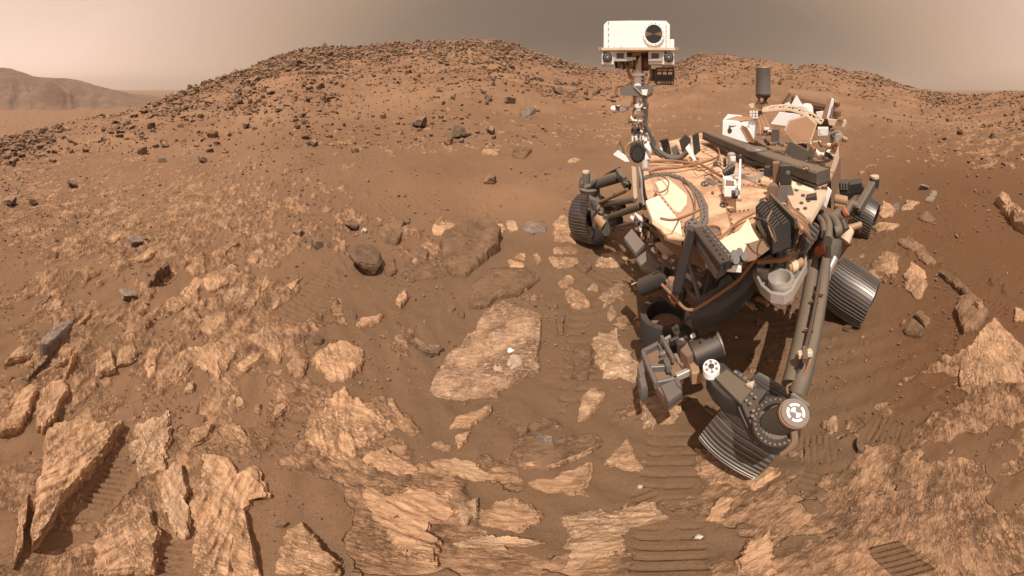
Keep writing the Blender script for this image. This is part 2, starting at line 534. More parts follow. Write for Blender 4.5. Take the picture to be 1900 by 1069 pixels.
def build_mesa():
    sil = np.array([(-500, 150), (-260, 112), (-120, 120), (0, 127), (22, 128), (45, 134), (62, 141), (130, 147), (180, 158), (240, 172), (290, 180), (360, 187), (480, 192)], float)
    A = np.radians(np.linspace(-195, -55, 420))
    R = np.linspace(430, 900, 90)
    AA, RR = np.meshgrid(A, R, indexing='ij')
    PX = HX + KX * AA
    y = np.interp(PX, sil[:, 0], sil[:, 1])
    top = EYE - 800 * np.tan((y - HY) / KY)
    X, Y = RR * np.sin(AA), RR * np.cos(AA)
    u = np.clip((RR - 430) / 370, 0, 1)
    n = fbm(X / 120, Y / 120, 5, 81)
    gul = np.abs(fbm(AA * 14 + 0.3 * n, RR / 500, 4, 87))
    Z = -26 + (top + 26) * np.power(u, 1.35) * (1 + 0.0 * n) - (top + 26).clip(0) * 0.60 * gul * u * (1 - u) * 2.4
    Z = Z + 5 * n * u + 1.0 * fbm(X / 14, Y / 14, 3, 90) * u
    sp = np.exp(-((PX - 92) / 34) ** 2) * np.exp(-((RR - 560) / 55) ** 2)
    Z = Z + 24 * sp * (1 + 0.9 * gul)
    Z = Z - np.maximum(RR - 800, 0) * 0.35
    na, nr = AA.shape
    idx = np.arange(na * nr).reshape(na, nr)
    q = np.stack([idx[:-1, :-1], idx[:-1, 1:], idx[1:, 1:], idx[1:, :-1]], -1).reshape(-1, 4)
    m, nt, bs = new_mat('distant_hill')
    g = NT(nt)
    pos = g.n('ShaderNodeNewGeometry').outputs['Position']
    c = g.mix(g.smooth(g.noise(g.scaled(pos, (1, 1, 5)), 0.02, 6, 0.6), 0.35, 0.65), (0.130, 0.073, 0.046), (0.185, 0.104, 0.066))
    g.put(bs.inputs['Base Color'], c)
    bs.inputs['Roughness'].default_value = 1
    g.put(bs.inputs['Normal'], g.bump(g.noise(pos, 0.12, 5, 0.6), 0.8, 2.5))
    o = np_mesh('distant_hills', np.stack([X, Y, Z], -1).reshape(-1, 3), q, m, True)
    tag(o, 'long hazy hill far off beyond the slope', kind='structure')


build_ground()
build_mesa()

# dusty air between here and the far hill
hz, hnt, hbs = new_mat('dusty_air')
hnt.nodes.remove(hbs)
pv = hnt.nodes.new('ShaderNodeVolumePrincipled')
pv.inputs['Color'].default_value = (0.93, 0.78, 0.66, 1)
pv.inputs['Density'].default_value = 0.00020
pv.inputs['Anisotropy'].default_value = 0.3
hnt.links.new(pv.outputs[0], hnt.nodes['Material Output'].inputs['Volume'])
bmh = bmesh.new(); bmesh.ops.create_cube(bmh, size=1.0)
hme = bpy.data.meshes.new('haze'); bmh.to_mesh(hme); bmh.free()
hme.materials.append(hz)
ho = bpy.data.objects.new('haze', hme); COL.objects.link(ho)
ho.scale = (19000, 19000, 260); ho.location = (0, 0, 70)
tag(ho, 'pale pink dust in the air', kind='stuff')

# ------------------------------------------------------------------ slabs of bedrock and loose rocks
def ground_pt(px, py):
    """first point of the land that the sight line through a photo pixel meets"""
    a, t = azi(px), math.tan((py - HY) / KY)
    r = np.concatenate([np.arange(0.2, 8, 0.02), 8 * 1.004 ** np.arange(0, 640)])
    gap = EYE - r * t - land(r * math.sin(a), r * math.cos(a))
    hit = np.nonzero(gap <= 0)[0]
    k = hit[0] if len(hit) else len(r) - 1
    rr = r[k] if k == 0 else r[k - 1] + (r[k] - r[k - 1]) * gap[k - 1] / max(gap[k - 1] - gap[k], 1e-9)
    x, y = rr * math.sin(a), rr * math.cos(a)
    return Vector((x, y, float(land(x, y))))


def slab(label, pts, h, mat='slab', name='flat_rock', group=None, strike=None, tilt=0.0, tdir=0.0, seed=None, rel=1.0, ragged=1.0, cat='rock', beds=0.028):
    """a bed of rock: outline on the ground, flat-lying layers broken into small steps, crumbling rim"""
    P = np.array([list(ground_pt(*p)) for p in pts])
    seed = seed if seed is not None else int(pts[0][0] * 7 + pts[0][1]) % 9973
    ctr = P.mean(0)
    n0 = len(P)
    seg = np.linalg.norm(np.roll(P, -1, 0) - P, axis=1)
    per = seg.sum()
    pxp = np.array(pts, float)
    pper = np.linalg.norm(np.roll(pxp, -1, 0) - pxp, axis=1).sum()
    nb = int(np.clip(pper / 3.2, 30, 190))
    cum = np.concatenate([[0], np.cumsum(seg)])
    s = np.linspace(0, per, nb, endpoint=False)
    B = np.stack([np.interp(s, cum, np.append(P[:, k], P[0, k])) for k in range(3)], 1)
    size = per / 4
    h = h * (0.62 if h > 0.08 else 0.48)
    beds = beds * 0.62
    # round the corners slightly, then break the outline up
    B = 0.25 * np.roll(B, 1, 0) + 0.5 * B + 0.25 * np.roll(B, -1, 0)
    jit = size * 0.13 * ragged * (fbm(B[:, 0] / (size * 0.22), B[:, 1] / (size * 0.22), 5, seed, 0.68))
    d = B[:, :2] - ctr[:2]
    ln = np.linalg.norm(d, axis=1, keepdims=True)
    B[:, :2] += d / np.maximum(ln, 1e-6) * jit[:, None]
    nr = int(np.clip(pper / 22, 9, 26))
    fr = np.concatenate([np.linspace(0.02, 0.9, nr), [0.945, 0.975, 0.995, 1.005, 1.02]])
    G = ctr[None, None, :] + fr[:, None, None] * (B - ctr)[None]
    x, y = G[..., 0], G[..., 1]
    g0 = land(x, y)
    st = math.radians(strike if strike is not None else 135)
    cs, sn = math.cos(st), math.sin(st)
    u, v = x * cs + y * sn, -x * sn + y * cs
    k = beds
    warp = 0.5 * fbm(x / 0.2, y / 0.2, 3, seed + 3)
    b1 = fbm(u / (k * 9) + warp, v / k + 2.2 * warp, 4, seed + 5)
    b2 = np.abs(fbm(u / (k * 5), v / (k * 1.6) + 2 * warp, 3, seed + 9))
    b3 = fbm(x / 0.02, y / 0.02, 2, seed + 11)
    amp = rel * (0.006 + 0.16 * h) * np.clip(size / 0.35, 0.4, 1.8)
    top = h * (0.92 + 0.5 * fbm(x / (size * 0.6), y / (size * 0.6), 3, seed + 13))
    tx, ty = math.cos(math.radians(tdir)), math.sin(math.radians(tdir))
    top = top + tilt * ((x - ctr[0]) * tx + (y - ctr[1]) * ty)
    z = np.maximum(top, 0.2 * h) + amp * (1.1 * b1 - 1.2 * b2 + 0.35 * b3)
    rim = np.ones_like(fr)
    rim[-5:] = (0.97, 0.86, 0.6, 0.12, -0.6)
    rn = np.clip(1 + 0.9 * fbm(B[:, 0] / (size * 0.16), B[:, 1] / (size * 0.16), 3, seed + 17), 0.25, 1.6)
    rmul = rim[:, None] * np.ones(nb)[None]
    rmul[-4:-2] *= np.clip(rn, 0.3, 1.15)
    z = z * rmul
    z[-1] = -0.05 - 0.3 * h
    z[:-6] = np.maximum(z[:-6], 0.003) + 0.010 * rmul[:-6]
    co = np.stack([x, y, g0 + z], -1).reshape(-1, 3)
    nR = len(fr)
    idx = np.arange(nR * nb).reshape(nR, nb)
    j = np.roll(idx, -1, 1)
    quads = np.stack([idx[:-1], idx[1:], j[1:], j[:-1]], -1).reshape(-1, 4)
    org = np.array([ctr[0], ctr[1], g0[0, 0]])
    co = co - org
    o = np_mesh(name, co, quads, M[mat], True)
    # close the middle
    me = o.data
    bm = bmesh.new(); bm.from_mesh(me); bm.verts.ensure_lookup_table()
    bm.faces.new([bm.verts[i] for i in idx[0]])
    bmesh.ops.recalc_face_normals(bm, faces=bm.faces)
    up = sum(f.normal.z for f in bm.faces)
    if up < 0:
        bmesh.ops.reverse_faces(bm, faces=bm.faces)
    bm.to_mesh(me); bm.free()
    for p in me.polygons: p.use_smooth = True
    me.set_sharp_from_angle(angle=math.radians(38))
    o.location = org
    tag(o, label, cat, group)
    return o


def z4(ox, oy, s=2.997):
    return lambda *q: [(ox + a / s, oy + b / s) for a, b in q]


A4, A3, A5, A6, A7 = z4(634, 356), z4(0, 356), z4(0, 712), z4(634, 712), z4(1268, 712)
A8 = z4(1500, 200, 2.0876)

SLABS = [
    ('large flat brown boulder slab in the ring of rocks, its right side in shadow', A4((545, 310), (560, 250), (640, 220), (830, 215), (890, 268), (870, 330), (780, 400), (690, 485), (600, 470), (570, 420)), 0.15, 'brownslab', dict(tilt=0.10, tdir=60, strike=30, ragged=0.5, rel=0.35)),
    ('low brown slab with a small white abraded spot', A4((695, 645), (705, 590), (740, 500), (800, 440), (900, 430), (1010, 430), (1070, 450), (1105, 490), (1060, 530), (990, 580), (870, 590), (820, 640), (750, 660)), 0.06, 'brownslab', dict(rel=0.35, ragged=0.5)),
    ('flat-topped brown rock with a dark right edge behind the boulders', A4((200, 230), (210, 205), (350, 185), (330, 280), (300, 300), (230, 280)), 0.09, 'brownslab', dict(tilt=0.12, tdir=40, ragged=0.5)),
    ('thin dark ledge sticking out above the flat-topped rock', A4((205, 198), (290, 165), (380, 150), (375, 180), (250, 200)), 0.06, 'boulder', {}),
    ('cracked tan slab at the foot of the sand drift', A4((500, 215), (510, 180), (600, 175), (670, 200), (660, 225), (560, 240), (505, 245)), 0.05, 'slab', {}),
    ('tan slab right of the cracked slab below the drift', A4((700, 185), (790, 180), (800, 205), (720, 210)), 0.03, 'slab', {}),
    ('small tan block below the sand drift', A4((840, 190), (890, 180), (915, 215), (880, 235)), 0.04, 'slab', {}),
    ('pale speckled block below the sand drift', A4((910, 170), (960, 165), (985, 210), (935, 230)), 0.04, 'palerock', {}),
    ('rounded grey slab at the sand drift edge', A4((1000, 215), (1030, 180), (1080, 175), (1145, 195), (1140, 225), (1060, 245)), 0.06, 'greystone', dict(ragged=0.5)),
    ('tan bedrock slab touching the far front wheel', A4((1175, 180), (1230, 125), (1265, 150), (1300, 290), (1180, 275)), 0.03, 'slab', {}),
    ('narrow tan slab below the far front wheel', A4((1180, 320), (1310, 310), (1310, 345), (1175, 350)), 0.03, 'slab', {}),
    ('wide flat slab two below the far front wheel', A4((1150, 365), (1320, 375), (1310, 415), (1220, 435), (1170, 410)), 0.03, 'slab', {}),
    ('small squarish brown rock below the far front wheel', A4((1330, 440), (1345, 400), (1385, 390), (1395, 430), (1350, 460)), 0.05, 'brownslab', {}),
    ('curved slab with a pale rim in the rover shadow', A4((1415, 410), (1450, 350), (1560, 330), (1590, 370), (1540, 420), (1440, 420)), 0.03, 'palerock', {}),
    ('small crumbly tan rock above the rounded tan slab', A4((1195, 520), (1265, 475), (1300, 500), (1250, 545)), 0.05, 'slab', {}),
    ('rounded tan slab with a rough top left of the drill tracks', A4((1235, 560), (1270, 540), (1330, 560), (1385, 630), (1340, 660), (1270, 640)), 0.04, 'slab', {}),
    ('small tan rock with a white patch near the drill tracks', A4((1365, 550), (1400, 515), (1430, 535), (1425, 560)), 0.04, 'palerock', {}),
    ('thin wedge of tan rock right of the big boulder slab', A4((960, 380), (980, 355), (1025, 352), (1020, 385)), 0.04, 'slab', {}),
    ('flat dark-edged flake right of the big boulder slab', A4((915, 380), (1025, 410), (1010, 425), (945, 425)), 0.025, 'slab', {}),
    ('small upright tan wedge in open sand', A4((1065, 360), (1085, 350), (1115, 400), (1090, 415)), 0.04, 'slab', {}),
    ('broad low brown ledge between the two brown boulders', A4((330, 410), (350, 350), (440, 300), (480, 330), (480, 400), (575, 470), (520, 480), (380, 500), (330, 460)), 0.05, 'brownslab', dict(ragged=0.7)),
    ('low brown lump beside the dark boulder', A4((235, 440), (290, 370), (305, 470), (240, 475)), 0.05, 'brownslab', {}),
    ('small flat brown triangle of rock left of the low brown slab', A4((580, 660), (605, 625), (640, 660), (610, 680)), 0.02, 'brownslab', {}),
    ('second flat brown triangle of rock left of the main slab', A4((645, 680), (665, 665), (685, 680), (680, 705)), 0.02, 'brownslab', {}),
    ('tan wedge with a grey foot in the middle sand', A4((300, 610), (355, 555), (370, 600), (325, 660)), 0.06, 'slab', {}),
    ('ragged tan lump lying in the middle sand', A4((75, 770), (100, 715), (170, 710), (240, 690), (200, 740)), 0.05, 'slab', {}),
    ('knobbly dark brown rock left of the main slab', A4((385, 840), (400, 830), (480, 880), (555, 870), (550, 920), (500, 925), (400, 870)), 0.06, 'boulder', {}),
    ('tall narrow brown slab standing in the sand lane', A4((1195, 700), (1215, 685), (1240, 700), (1235, 800), (1210, 810), (1195, 770)), 0.03, 'brownslab', {}),
    ('small brown chip above the tall narrow slab', A4((1140, 640), (1200, 630), (1200, 665), (1165, 670)), 0.03, 'brownslab', {}),
    ('crushed pale bedrock under the tool turret', A4((1390, 800), (1530, 770), (1545, 860), (1600, 900), (1670, 980), (1640, 1060), (1470, 1040), (1410, 940)), 0.025, 'palerock', dict(rel=1.6)),
    ('brown slab pressed by a wheel left of the crushed bedrock', A4((1275, 930), (1290, 860), (1390, 850), (1400, 1000), (1370, 1050), (1280, 1040)), 0.02, 'brownslab', {}),
    ('jagged white shards scraped up by the drill', A4((1485, 530), (1560, 510), (1570, 610), (1540, 600), (1440, 660)), 0.03, 'palerock', dict(rel=2, ragged=2)),
    ('pale triangular shard below the jagged white shards', A4((1470, 700), (1500, 630), (1530, 690), (1500, 720)), 0.03, 'palerock', {}),
    # left middle
    ('bright ridged tan slab with a scalloped lower edge', [(585, 668), (600, 650), (640, 640), (680, 655), (665, 690), (640, 712), (600, 700), (583, 690)], 0.07, 'slab', dict(rel=1.5)),
    ('long slate-grey slab lying on edge at far left', A3((215, 930), (260, 830), (360, 750), (415, 725), (390, 790), (260, 955)), 0.12, 'greystone', dict(tilt=0.2, tdir=-20, ragged=0.4, rel=0.4)),
    ('long slim tan bed nearest the tilted rocks', A3((1140, 370), (1300, 275), (1330, 300), (1230, 370)), 0.04, 'slab', dict(rel=1.5)),
    ('rounded tan bed with a smooth left end', A3((1030, 440), (1110, 380), (1130, 400), (1080, 470)), 0.05, 'slab', {}),
    ('long bent tan bed below the rounded bed', A3((980, 600), (1080, 490), (1140, 500), (1110, 560), (1000, 680), (870, 680), (940, 600)), 0.04, 'slab', dict(rel=1.4)),
    ('blocky stepped tan bed beside the bent bed', A3((1130, 490), (1280, 420), (1320, 440), (1270, 520), (1190, 570), (1140, 560)), 0.06, 'slab', dict(rel=1.5)),
    ('crinkled tan bed leaning to the upper right', A3((1350, 640), (1420, 560), (1490, 470), (1510, 520), (1450, 610), (1400, 660)), 0.05, 'slab', dict(rel=1.8)),
    ('wavy banded bed with pale ribs', A3((1210, 620), (1300, 520), (1420, 500), (1390, 560), (1310, 640)), 0.03, 'palerock', dict(rel=2.0)),
    ('bed of small tan steps right of the stepped bed', A3((1370, 400), (1400, 350), (1470, 310), (1480, 340), (1420, 410)), 0.04, 'slab', dict(rel=1.5)),
    ('long thin smooth slab beside the wheel track', A3((1505, 660), (1590, 530), (1690, 470), (1620, 570), (1540, 650)), 0.03, 'slab', dict(rel=0.6)),
    ('rounded ribbed hump of tan rock', A3((1100, 770), (1140, 700), (1270, 690), (1260, 750), (1180, 810)), 0.06, 'slab', dict(rel=1.2)),
    ('large tan slab with a white speck at its left edge', A3((1050, 880), (1230, 840), (1240, 900), (1220, 1050), (1100, 980)), 0.04, 'slab', {}),
    ('leaf-shaped tan slab beside the white-specked slab', A3((1220, 960), (1250, 870), (1310, 850), (1330, 900), (1260, 1010)), 0.04, 'slab', dict(rel=0.8)),
    ('lumpy pale tan lens of rock below the leaf-shaped slab', A3((1310, 980), (1400, 920), (1470, 900), (1440, 960), (1350, 1020)), 0.05, 'slab', {}),
    ('hook-shaped tan slab with a point downwards', A3((1370, 830), (1470, 770), (1540, 800), (1580, 900), (1550, 970), (1490, 900)), 0.05, 'slab', dict(rel=1.3)),
    ('weathered tan lens at the left border', A3((15, 970), (90, 890), (185, 870), (180, 930)), 0.06, 'slab', {}),
    ('tan slab with deep grooves right of the slate-grey slab', A3((270, 990), (330, 900), (410, 890), (400, 960), (320, 1010)), 0.08, 'slab', dict(rel=1.6)),
    ('toothed tan slab with dark grooves', A3((525, 1060), (540, 950), (620, 890), (640, 1000)), 0.07, 'slab', dict(rel=2.0)),
    ('brittle fluted slab beside the toothed slab', A3((640, 990), (660, 900), (760, 850), (750, 960)), 0.06, 'slab', dict(rel=2.0)),
    ('cracked tan slab above the sloping sand', A3((800, 980), (830, 890), (880, 870), (870, 1040), (830, 1060)), 0.04, 'slab', {}),
    ('rough tan slab between the cracked slab and the specked slab', A3((880, 1060), (900, 960), (1030, 880), (1055, 990), (1000, 1065)), 0.04, 'slab', dict(rel=1.4)),
    ('smooth leaning tan flake behind the slate-grey slab', A3((410, 775), (470, 710), (510, 690), (450, 765)), 0.06, 'slab', dict(rel=0.5)),
    ('rubbly tan rock in front of the bright ridged slab', A3((1590, 970), (1640, 930), (1710, 960), (1690, 1050), (1620, 1030)), 0.06, 'slab', dict(rel=1.6)),
    ('pale oval slab left of the sand patch', A3((245, 690), (300, 610), (360, 610), (340, 670)), 0.03, 'slab', {}),
    ('flat oval slab behind the pale oval slab', A3((190, 660), (240, 590), (295, 580), (250, 640)), 0.03, 'brownslab', {}),
    ('pair of long low tan beds near the grey cube rock', A3((580, 295), (640, 240), (700, 235), (650, 290)), 0.05, 'slab', {}),
    ('low tan bed above the jagged fin', A3((745, 385), (830, 330), (880, 345), (800, 400)), 0.05, 'slab', {}),
    # bottom left
    ('largest tilted slab at lower left with a steep shaded right flank', A5((300, 240), (440, 225), (520, 240), (690, 240), (640, 330), (560, 450), (430, 590), (330, 720), (200, 930), (170, 950), (190, 700), (220, 450), (240, 330)), 0.11, 'slab', dict(tilt=0.10, tdir=30, rel=0.8, ragged=0.5)),
    ('blocky tan rock above the largest tilted slab', A5((200, 250), (200, 140), (260, 30), (370, 0), (385, 60), (340, 150), (310, 220), (250, 290)), 0.10, 'slab', {}),
    ('tan ridge of rock left of the blocky rock', A5((0, 290), (60, 180), (120, 60), (170, 20), (210, 50), (140, 240), (50, 290)), 0.08, 'slab', dict(rel=1.4)),
    ('broken tan slab streaked with white right of the tilted slab', A5((740, 240), (850, 200), (940, 150), (960, 300), (920, 480), (770, 540), (740, 400)), 0.04, 'palerock', dict(rel=1.4)),
    ('narrow white-veined slab shaped like a tongue', A5((910, 500), (960, 450), (1010, 460), (1030, 600), (1050, 700), (1050, 850), (990, 860), (930, 760), (890, 680)), 0.05, 'palerock', dict(rel=1.3)),
    ('broad ridged slab filling the lower left centre', A5((1130, 400), (1260, 390), (1330, 480), (1440, 460), (1490, 650), (1400, 640), (1400, 860), (1440, 1060), (1100, 1068), (1070, 800), (1080, 650)), 0.035, 'slab', dict(rel=1.7, ragged=0.7)),
    ('fluted slab at the bottom edge beside a track', A5((530, 900), (640, 760), (760, 680), (850, 720), (890, 850), (860, 1068), (520, 1068)), 0.06, 'slab', dict(rel=1.8, ragged=0.7)),
    ('pointed slab rising from the bottom edge', A5((1545, 1000), (1600, 830), (1680, 780), (1780, 870), (1890, 1000), (1890, 1069), (1560, 1069)), 0.035, 'slab', dict(rel=1.5)),
    ('large rounded slab with a crinkled white-flecked top', [(565, 800), (600, 745), (640, 722), (700, 760), (720, 800), (690, 830), (640, 865), (590, 855), (567, 830)], 0.05, 'slab', dict(rel=1.7)),
    ('small smooth tan slab with an angular top', A5((1260, 120), (1300, 60), (1370, 110), (1330, 160)), 0.03, 'slab', dict(rel=0.6)),
    ('ribbed oval slab under a strip of sand', A5((1020, 310), (1100, 250), (1190, 230), (1160, 320), (1070, 360)), 0.03, 'slab', {}),
    ('tan slab right of the ribbed oval slab', A5((1220, 250), (1330, 240), (1420, 350), (1330, 360)), 0.03, 'slab', {}),
    ('flat upright tan slab with a dark right edge', A5((1510, 220), (1550, 30), (1600, 90), (1580, 180)), 0.04, 'slab', dict(rel=0.6)),
    ('slender yellowish slab along the lower left border', A5((70, 1050), (100, 730), (160, 600), (130, 900)), 0.06, 'slab', {}),
    ('white-flecked tan lens near the tracks', A5((1020, 60), (1040, 10), (1085, 0), (1070, 60)), 0.03, 'palerock', {}),
    # bottom middle
    ('long tan bed with a split top below the main slab', A6((600, 260), (640, 200), (840, 130), (820, 190), (700, 250)), 0.04, 'slab', dict(strike=25)),
    ('smooth tan wedge under the split bed', A6((630, 300), (720, 270), (700, 320), (650, 370)), 0.03, 'slab', dict(strike=40)),
    ('fish-shaped tan slab in the sand', A6((490, 350), (540, 325), (630, 370), (560, 380)), 0.03, 'slab', dict(strike=170)),
    ('low ribbed slab right of the rounded slab', A6((90, 430), (150, 380), (250, 370), (380, 450), (480, 510), (300, 510), (120, 480)), 0.03, 'slab', dict(rel=1.5, strike=165)),
    ('veined pale slab in the bottom middle', A6((500, 430), (620, 420), (720, 440), (870, 540), (700, 530), (520, 490)), 0.03, 'palerock', dict(strike=160)),
    ('big round slab with a sandy brown top and a bright front edge', A6((955, 400), (965, 310), (1060, 285), (1300, 300), (1420, 285), (1460, 330), (1370, 400), (1200, 470), (1120, 490), (990, 465)), 0.055, 'brownslab', dict(tilt=-0.05, tdir=90, ragged=0.5, strike=20)),
    ('bright front ledge of the big round slab', A6((990, 465), (1060, 430), (1200, 430), (1330, 370), (1420, 300), (1458, 335), (1370, 400), (1200, 472), (1110, 490)), 0.045, 'slab', dict(strike=20)),
    ('pale yellow upright stone with a dark top edge', A6((1310, 220), (1330, 100), (1390, 35), (1470, 70), (1420, 140), (1370, 190)), 0.06, 'palerock', dict(ragged=0.5)),
    ('pale crushed slab beside the arm shadow', A6((1670, 260), (1670, 100), (1770, 60), (1890, 80), (1880, 190)), 0.04, 'palerock', {}),
    ('flat brown piece above the big round slab', A6((1035, 260), (1040, 210), (1170, 200), (1180, 235), (1080, 280)), 0.025, 'brownslab', {}),
    ('small brown piece at the corner of the big round slab', A6((950, 260), (990, 235), (1040, 255), (1040, 295), (980, 290)), 0.03, 'brownslab', {}),
    ('tan triangular slab left of the wheel bars in the sand', A6((1450, 450), (1590, 310), (1670, 470), (1560, 480)), 0.03, 'slab', dict(strike=160)),
    ('low ribbed slab in front of the big round slab', A6((1010, 550), (1150, 540), (1390, 430), (1400, 520), (1370, 630), (1230, 610), (1120, 610)), 0.03, 'slab', dict(rel=1.6, strike=165)),
    ('widest rough slab in the bottom middle', A6((40, 600), (130, 550), (240, 600), (430, 590), (640, 620), (640, 770), (470, 790), (430, 890), (590, 900), (540, 1040), (400, 1000), (280, 900), (230, 800)), 0.035, 'slab', dict(rel=1.8, strike=160, ragged=0.7)),
    ('small upright block with a shaded right side', A6((650, 780), (650, 680), (760, 640), (760, 720), (690, 800)), 0.05, 'palerock', {}),
    ('dusty tan slab with broken layers right of the small block', A6((770, 720), (860, 660), (990, 640), (1120, 730), (1100, 760), (980, 830), (820, 810), (760, 770)), 0.03, 'slab', dict(rel=1.5, strike=165)),
    ('thin ledge of pale slabs near the bottom edge', A6((620, 890), (740, 840), (1000, 860), (1160, 890), (900, 920), (640, 915)), 0.03, 'palerock', dict(strike=175, rel=1.5)),
    ('white-speckled slab left of the deep wheel bars', A6((1220, 740), (1390, 720), (1500, 700), (1740, 650), (1790, 760), (1600, 800), (1570, 930), (1400, 1000), (1230, 1050), (1270, 850)), 0.03, 'palerock', dict(rel=1.5, strike=160)),
    ('small smooth grey wedge on the big round slab', A6((1080, 300), (1180, 330), (1180, 360), (1100, 360)), 0.075, 'greystone', dict(ragged=0.4)),
    # bottom right
    ('smooth orange-tan slab at the bottom right of the deep bars', A7((300, 980), (360, 880), (480, 820), (520, 1000), (510, 1069), (330, 1069)), 0.02, 'slab', dict(rel=0.8, strike=45)),
    ('layered tan bedrock under the near front wheel', A7((50, 350), (130, 380), (330, 540), (540, 470), (400, 600), (100, 500)), 0.02, 'slab', dict(rel=1.4, strike=30)),
    ('small square tan slab below the near front wheel', A7((120, 760), (200, 630), (280, 640), (200, 770)), 0.02, 'slab', dict(strike=60)),
    ('small tan outcrop right of the near front wheel', A7((760, 230), (850, 180), (860, 260), (810, 270)), 0.02, 'palerock', {}),
    ('dark oval stone sunk in the sand', A7((955, 350), (970, 305), (1020, 370), (1000, 405), (970, 395)), 0.04, 'boulder', dict(ragged=0.3)),
    ('flat rounded brown stone with a cracked edge right of the middle wheel', A8((365, 870), (400, 822), (450, 862), (440, 890), (380, 885)), 0.05, 'brownslab', dict(ragged=0.4)),
    ('brown stone leaning on the flat rounded stone', A8((408, 815), (430, 795), (475, 835), (450, 855)), 0.06, 'brownslab', dict(ragged=0.4)),
    ('dark-rimmed brown boulder with crumbs on its right', A8((570, 800), (590, 750), (640, 740), (700, 800), (660, 870), (600, 890)), 0.09, 'brownslab', dict(ragged=0.5)),
    ('small tan crumb on the dark-rimmed boulder', A8((640, 790), (665, 775), (680, 795), (660, 810)), 0.11, 'slab', dict(ragged=0.4)),
    ('tall layered fin of rock at the right border', A8((728, 372), (738, 350), (770, 357), (850, 440), (850, 492), (800, 470), (750, 395)), 0.16, 'slab', dict(rel=1.2, strike=150, beds=0.04)),
    ('sandy ridge of bedrock behind the middle wheel', A8((340, 520), (380, 495), (440, 540), (490, 600), (460, 610), (390, 560)), 0.05, 'brownslab', {}),
    ('orange-tan slab right of the middle wheel', A8((260, 600), (300, 555), (350, 570), (350, 630), (310, 660)), 0.03, 'slab', {}),
    ('oval orange-tan slab with a flat top', A8((370, 650), (400, 600), (450, 640), (460, 700), (430, 740), (380, 720)), 0.03, 'slab', dict(rel=0.7)),
    ('long sandy kerb of rock above the dark-rimmed boulder', A8((500, 645), (520, 630), (650, 735), (620, 742)), 0.05, 'brownslab', {}),
    ('largest smooth bedrock dome at the right border', A8((590, 1075), (590, 960), (640, 900), (720, 820), (835, 930), (845, 1075)), 0.05, 'slab', dict(rel=0.7, ragged=0.5, strike=60)),
    ('crust of tan rock near the right border', A8((795, 830), (800, 775), (835, 790), (835, 830)), 0.03, 'slab', {}),
    ('tan rubble slab behind the rear wheel', A8((270, 430), (290, 370), (330, 390), (330, 430)), 0.07, 'slab', dict(ragged=1.6)),
    ('low tan ledge beside the rear wheel', A8((250, 470), (270, 455), (360, 455), (330, 475), (260, 485)), 0.05, 'slab', {}),
    ('speckled pale slab right of the rear wheel', A8((360, 400), (380, 365), (430, 370), (400, 400)), 0.05, 'palerock', dict(ragged=1.5)),
    ('dark slab left of the speckled pale slab', A8((320, 410), (330, 375), (355, 380), (350, 405)), 0.06, 'greystone', {}),
    ('grey flat slab far right of the rear wheel', A8((450, 365), (480, 325), (500, 330), (480, 370)), 0.05, 'greystone', {}),
    ('brown crusted slab far right of the rear wheel', A8((420, 430), (460, 405), (495, 440), (460, 450)), 0.04, 'brownslab', {}),
    # mid distance
    ('pale round-topped slab in the middle distance below the three boulders', z4(634, 0)((945, 880), (960, 830), (1060, 840), (1020, 890)), 0.10, 'brownslab', dict(ragged=0.5)),
    ('flat tan slab left of the round-topped slab', z4(634, 0)((780, 860), (790, 835), (880, 840), (860, 865)), 0.08, 'slab', {}),
    ('dark flat rock stack low on the hillside', z4(634, 0)((985, 650), (1030, 622), (1080, 632), (1050, 655)), 0.25, 'greystone', {}),
    ('round tan slab behind the rover mast', z4(634, 0)((1255, 905), (1290, 885), (1330, 895), (1290, 910)), 0.06, 'slab', {}),
]
for (lb, pts, h, mt, kw) in SLABS:
    slab(lb, pts, h, mt, **kw)

# the main slab: a thing with its drill hole, abraded patch and white powder
main = slab('largest light tan slab in the middle with a drill hole and white powder patch',
            [(801, 735), (800, 712), (830, 665), (858, 640), (880, 618), (890, 595), (912, 575), (935, 566), (975, 578), (1005, 588), (1004, 615), (1000, 660), (1000, 688), (960, 710), (905, 735), (850, 743), (815, 742)],
            0.07, 'mainslab', strike=28, rel=0.85, ragged=0.22, seed=77)


def patch(name, px, py, rad, mat, parent, z0, lift, n=22, seed=1, sx=1.0, sy=1.0, ragged=1.0):
    """thin irregular crust draped on its parent"""
    c = at_z(px, py, z0)
    dg = bpy.context.evaluated_depsgraph_get()
    dg.update()
    inv = parent.matrix_world.inverted()
    def drop(x, y):
        ok, loc, nn, ix = parent.ray_cast(inv @ Vector((x, y, 3)), Vector((0, 0, -1)))
        return (parent.matrix_world @ loc).z if ok else z0
    vs, fs = [], []
    rings = 6
    for k in range(rings + 1):
        for i in range(n):
            a = 2 * PI * i / n
            f = (1 + 0.55 * ragged * float(fbm(math.cos(a) * 2.2, math.sin(a) * 2.2, 3, seed)) * 1.5) * rad * k / rings
            x, y = c.x + f * math.cos(a) * sx, c.y + f * math.sin(a) * sy
            vs.append((x, y, drop(x, y) + lift * (1 - (k / rings) ** 2) + (0.0025 if k < rings else -0.003)))
    for k in range(rings):
        for i in range(n):
            j = (i + 1) % n
            fs.append((k * n + i, (k + 1) * n + i, (k + 1) * n + j, k * n + j))
    return mesh_obj(name, vs, fs, mat, parent, True)


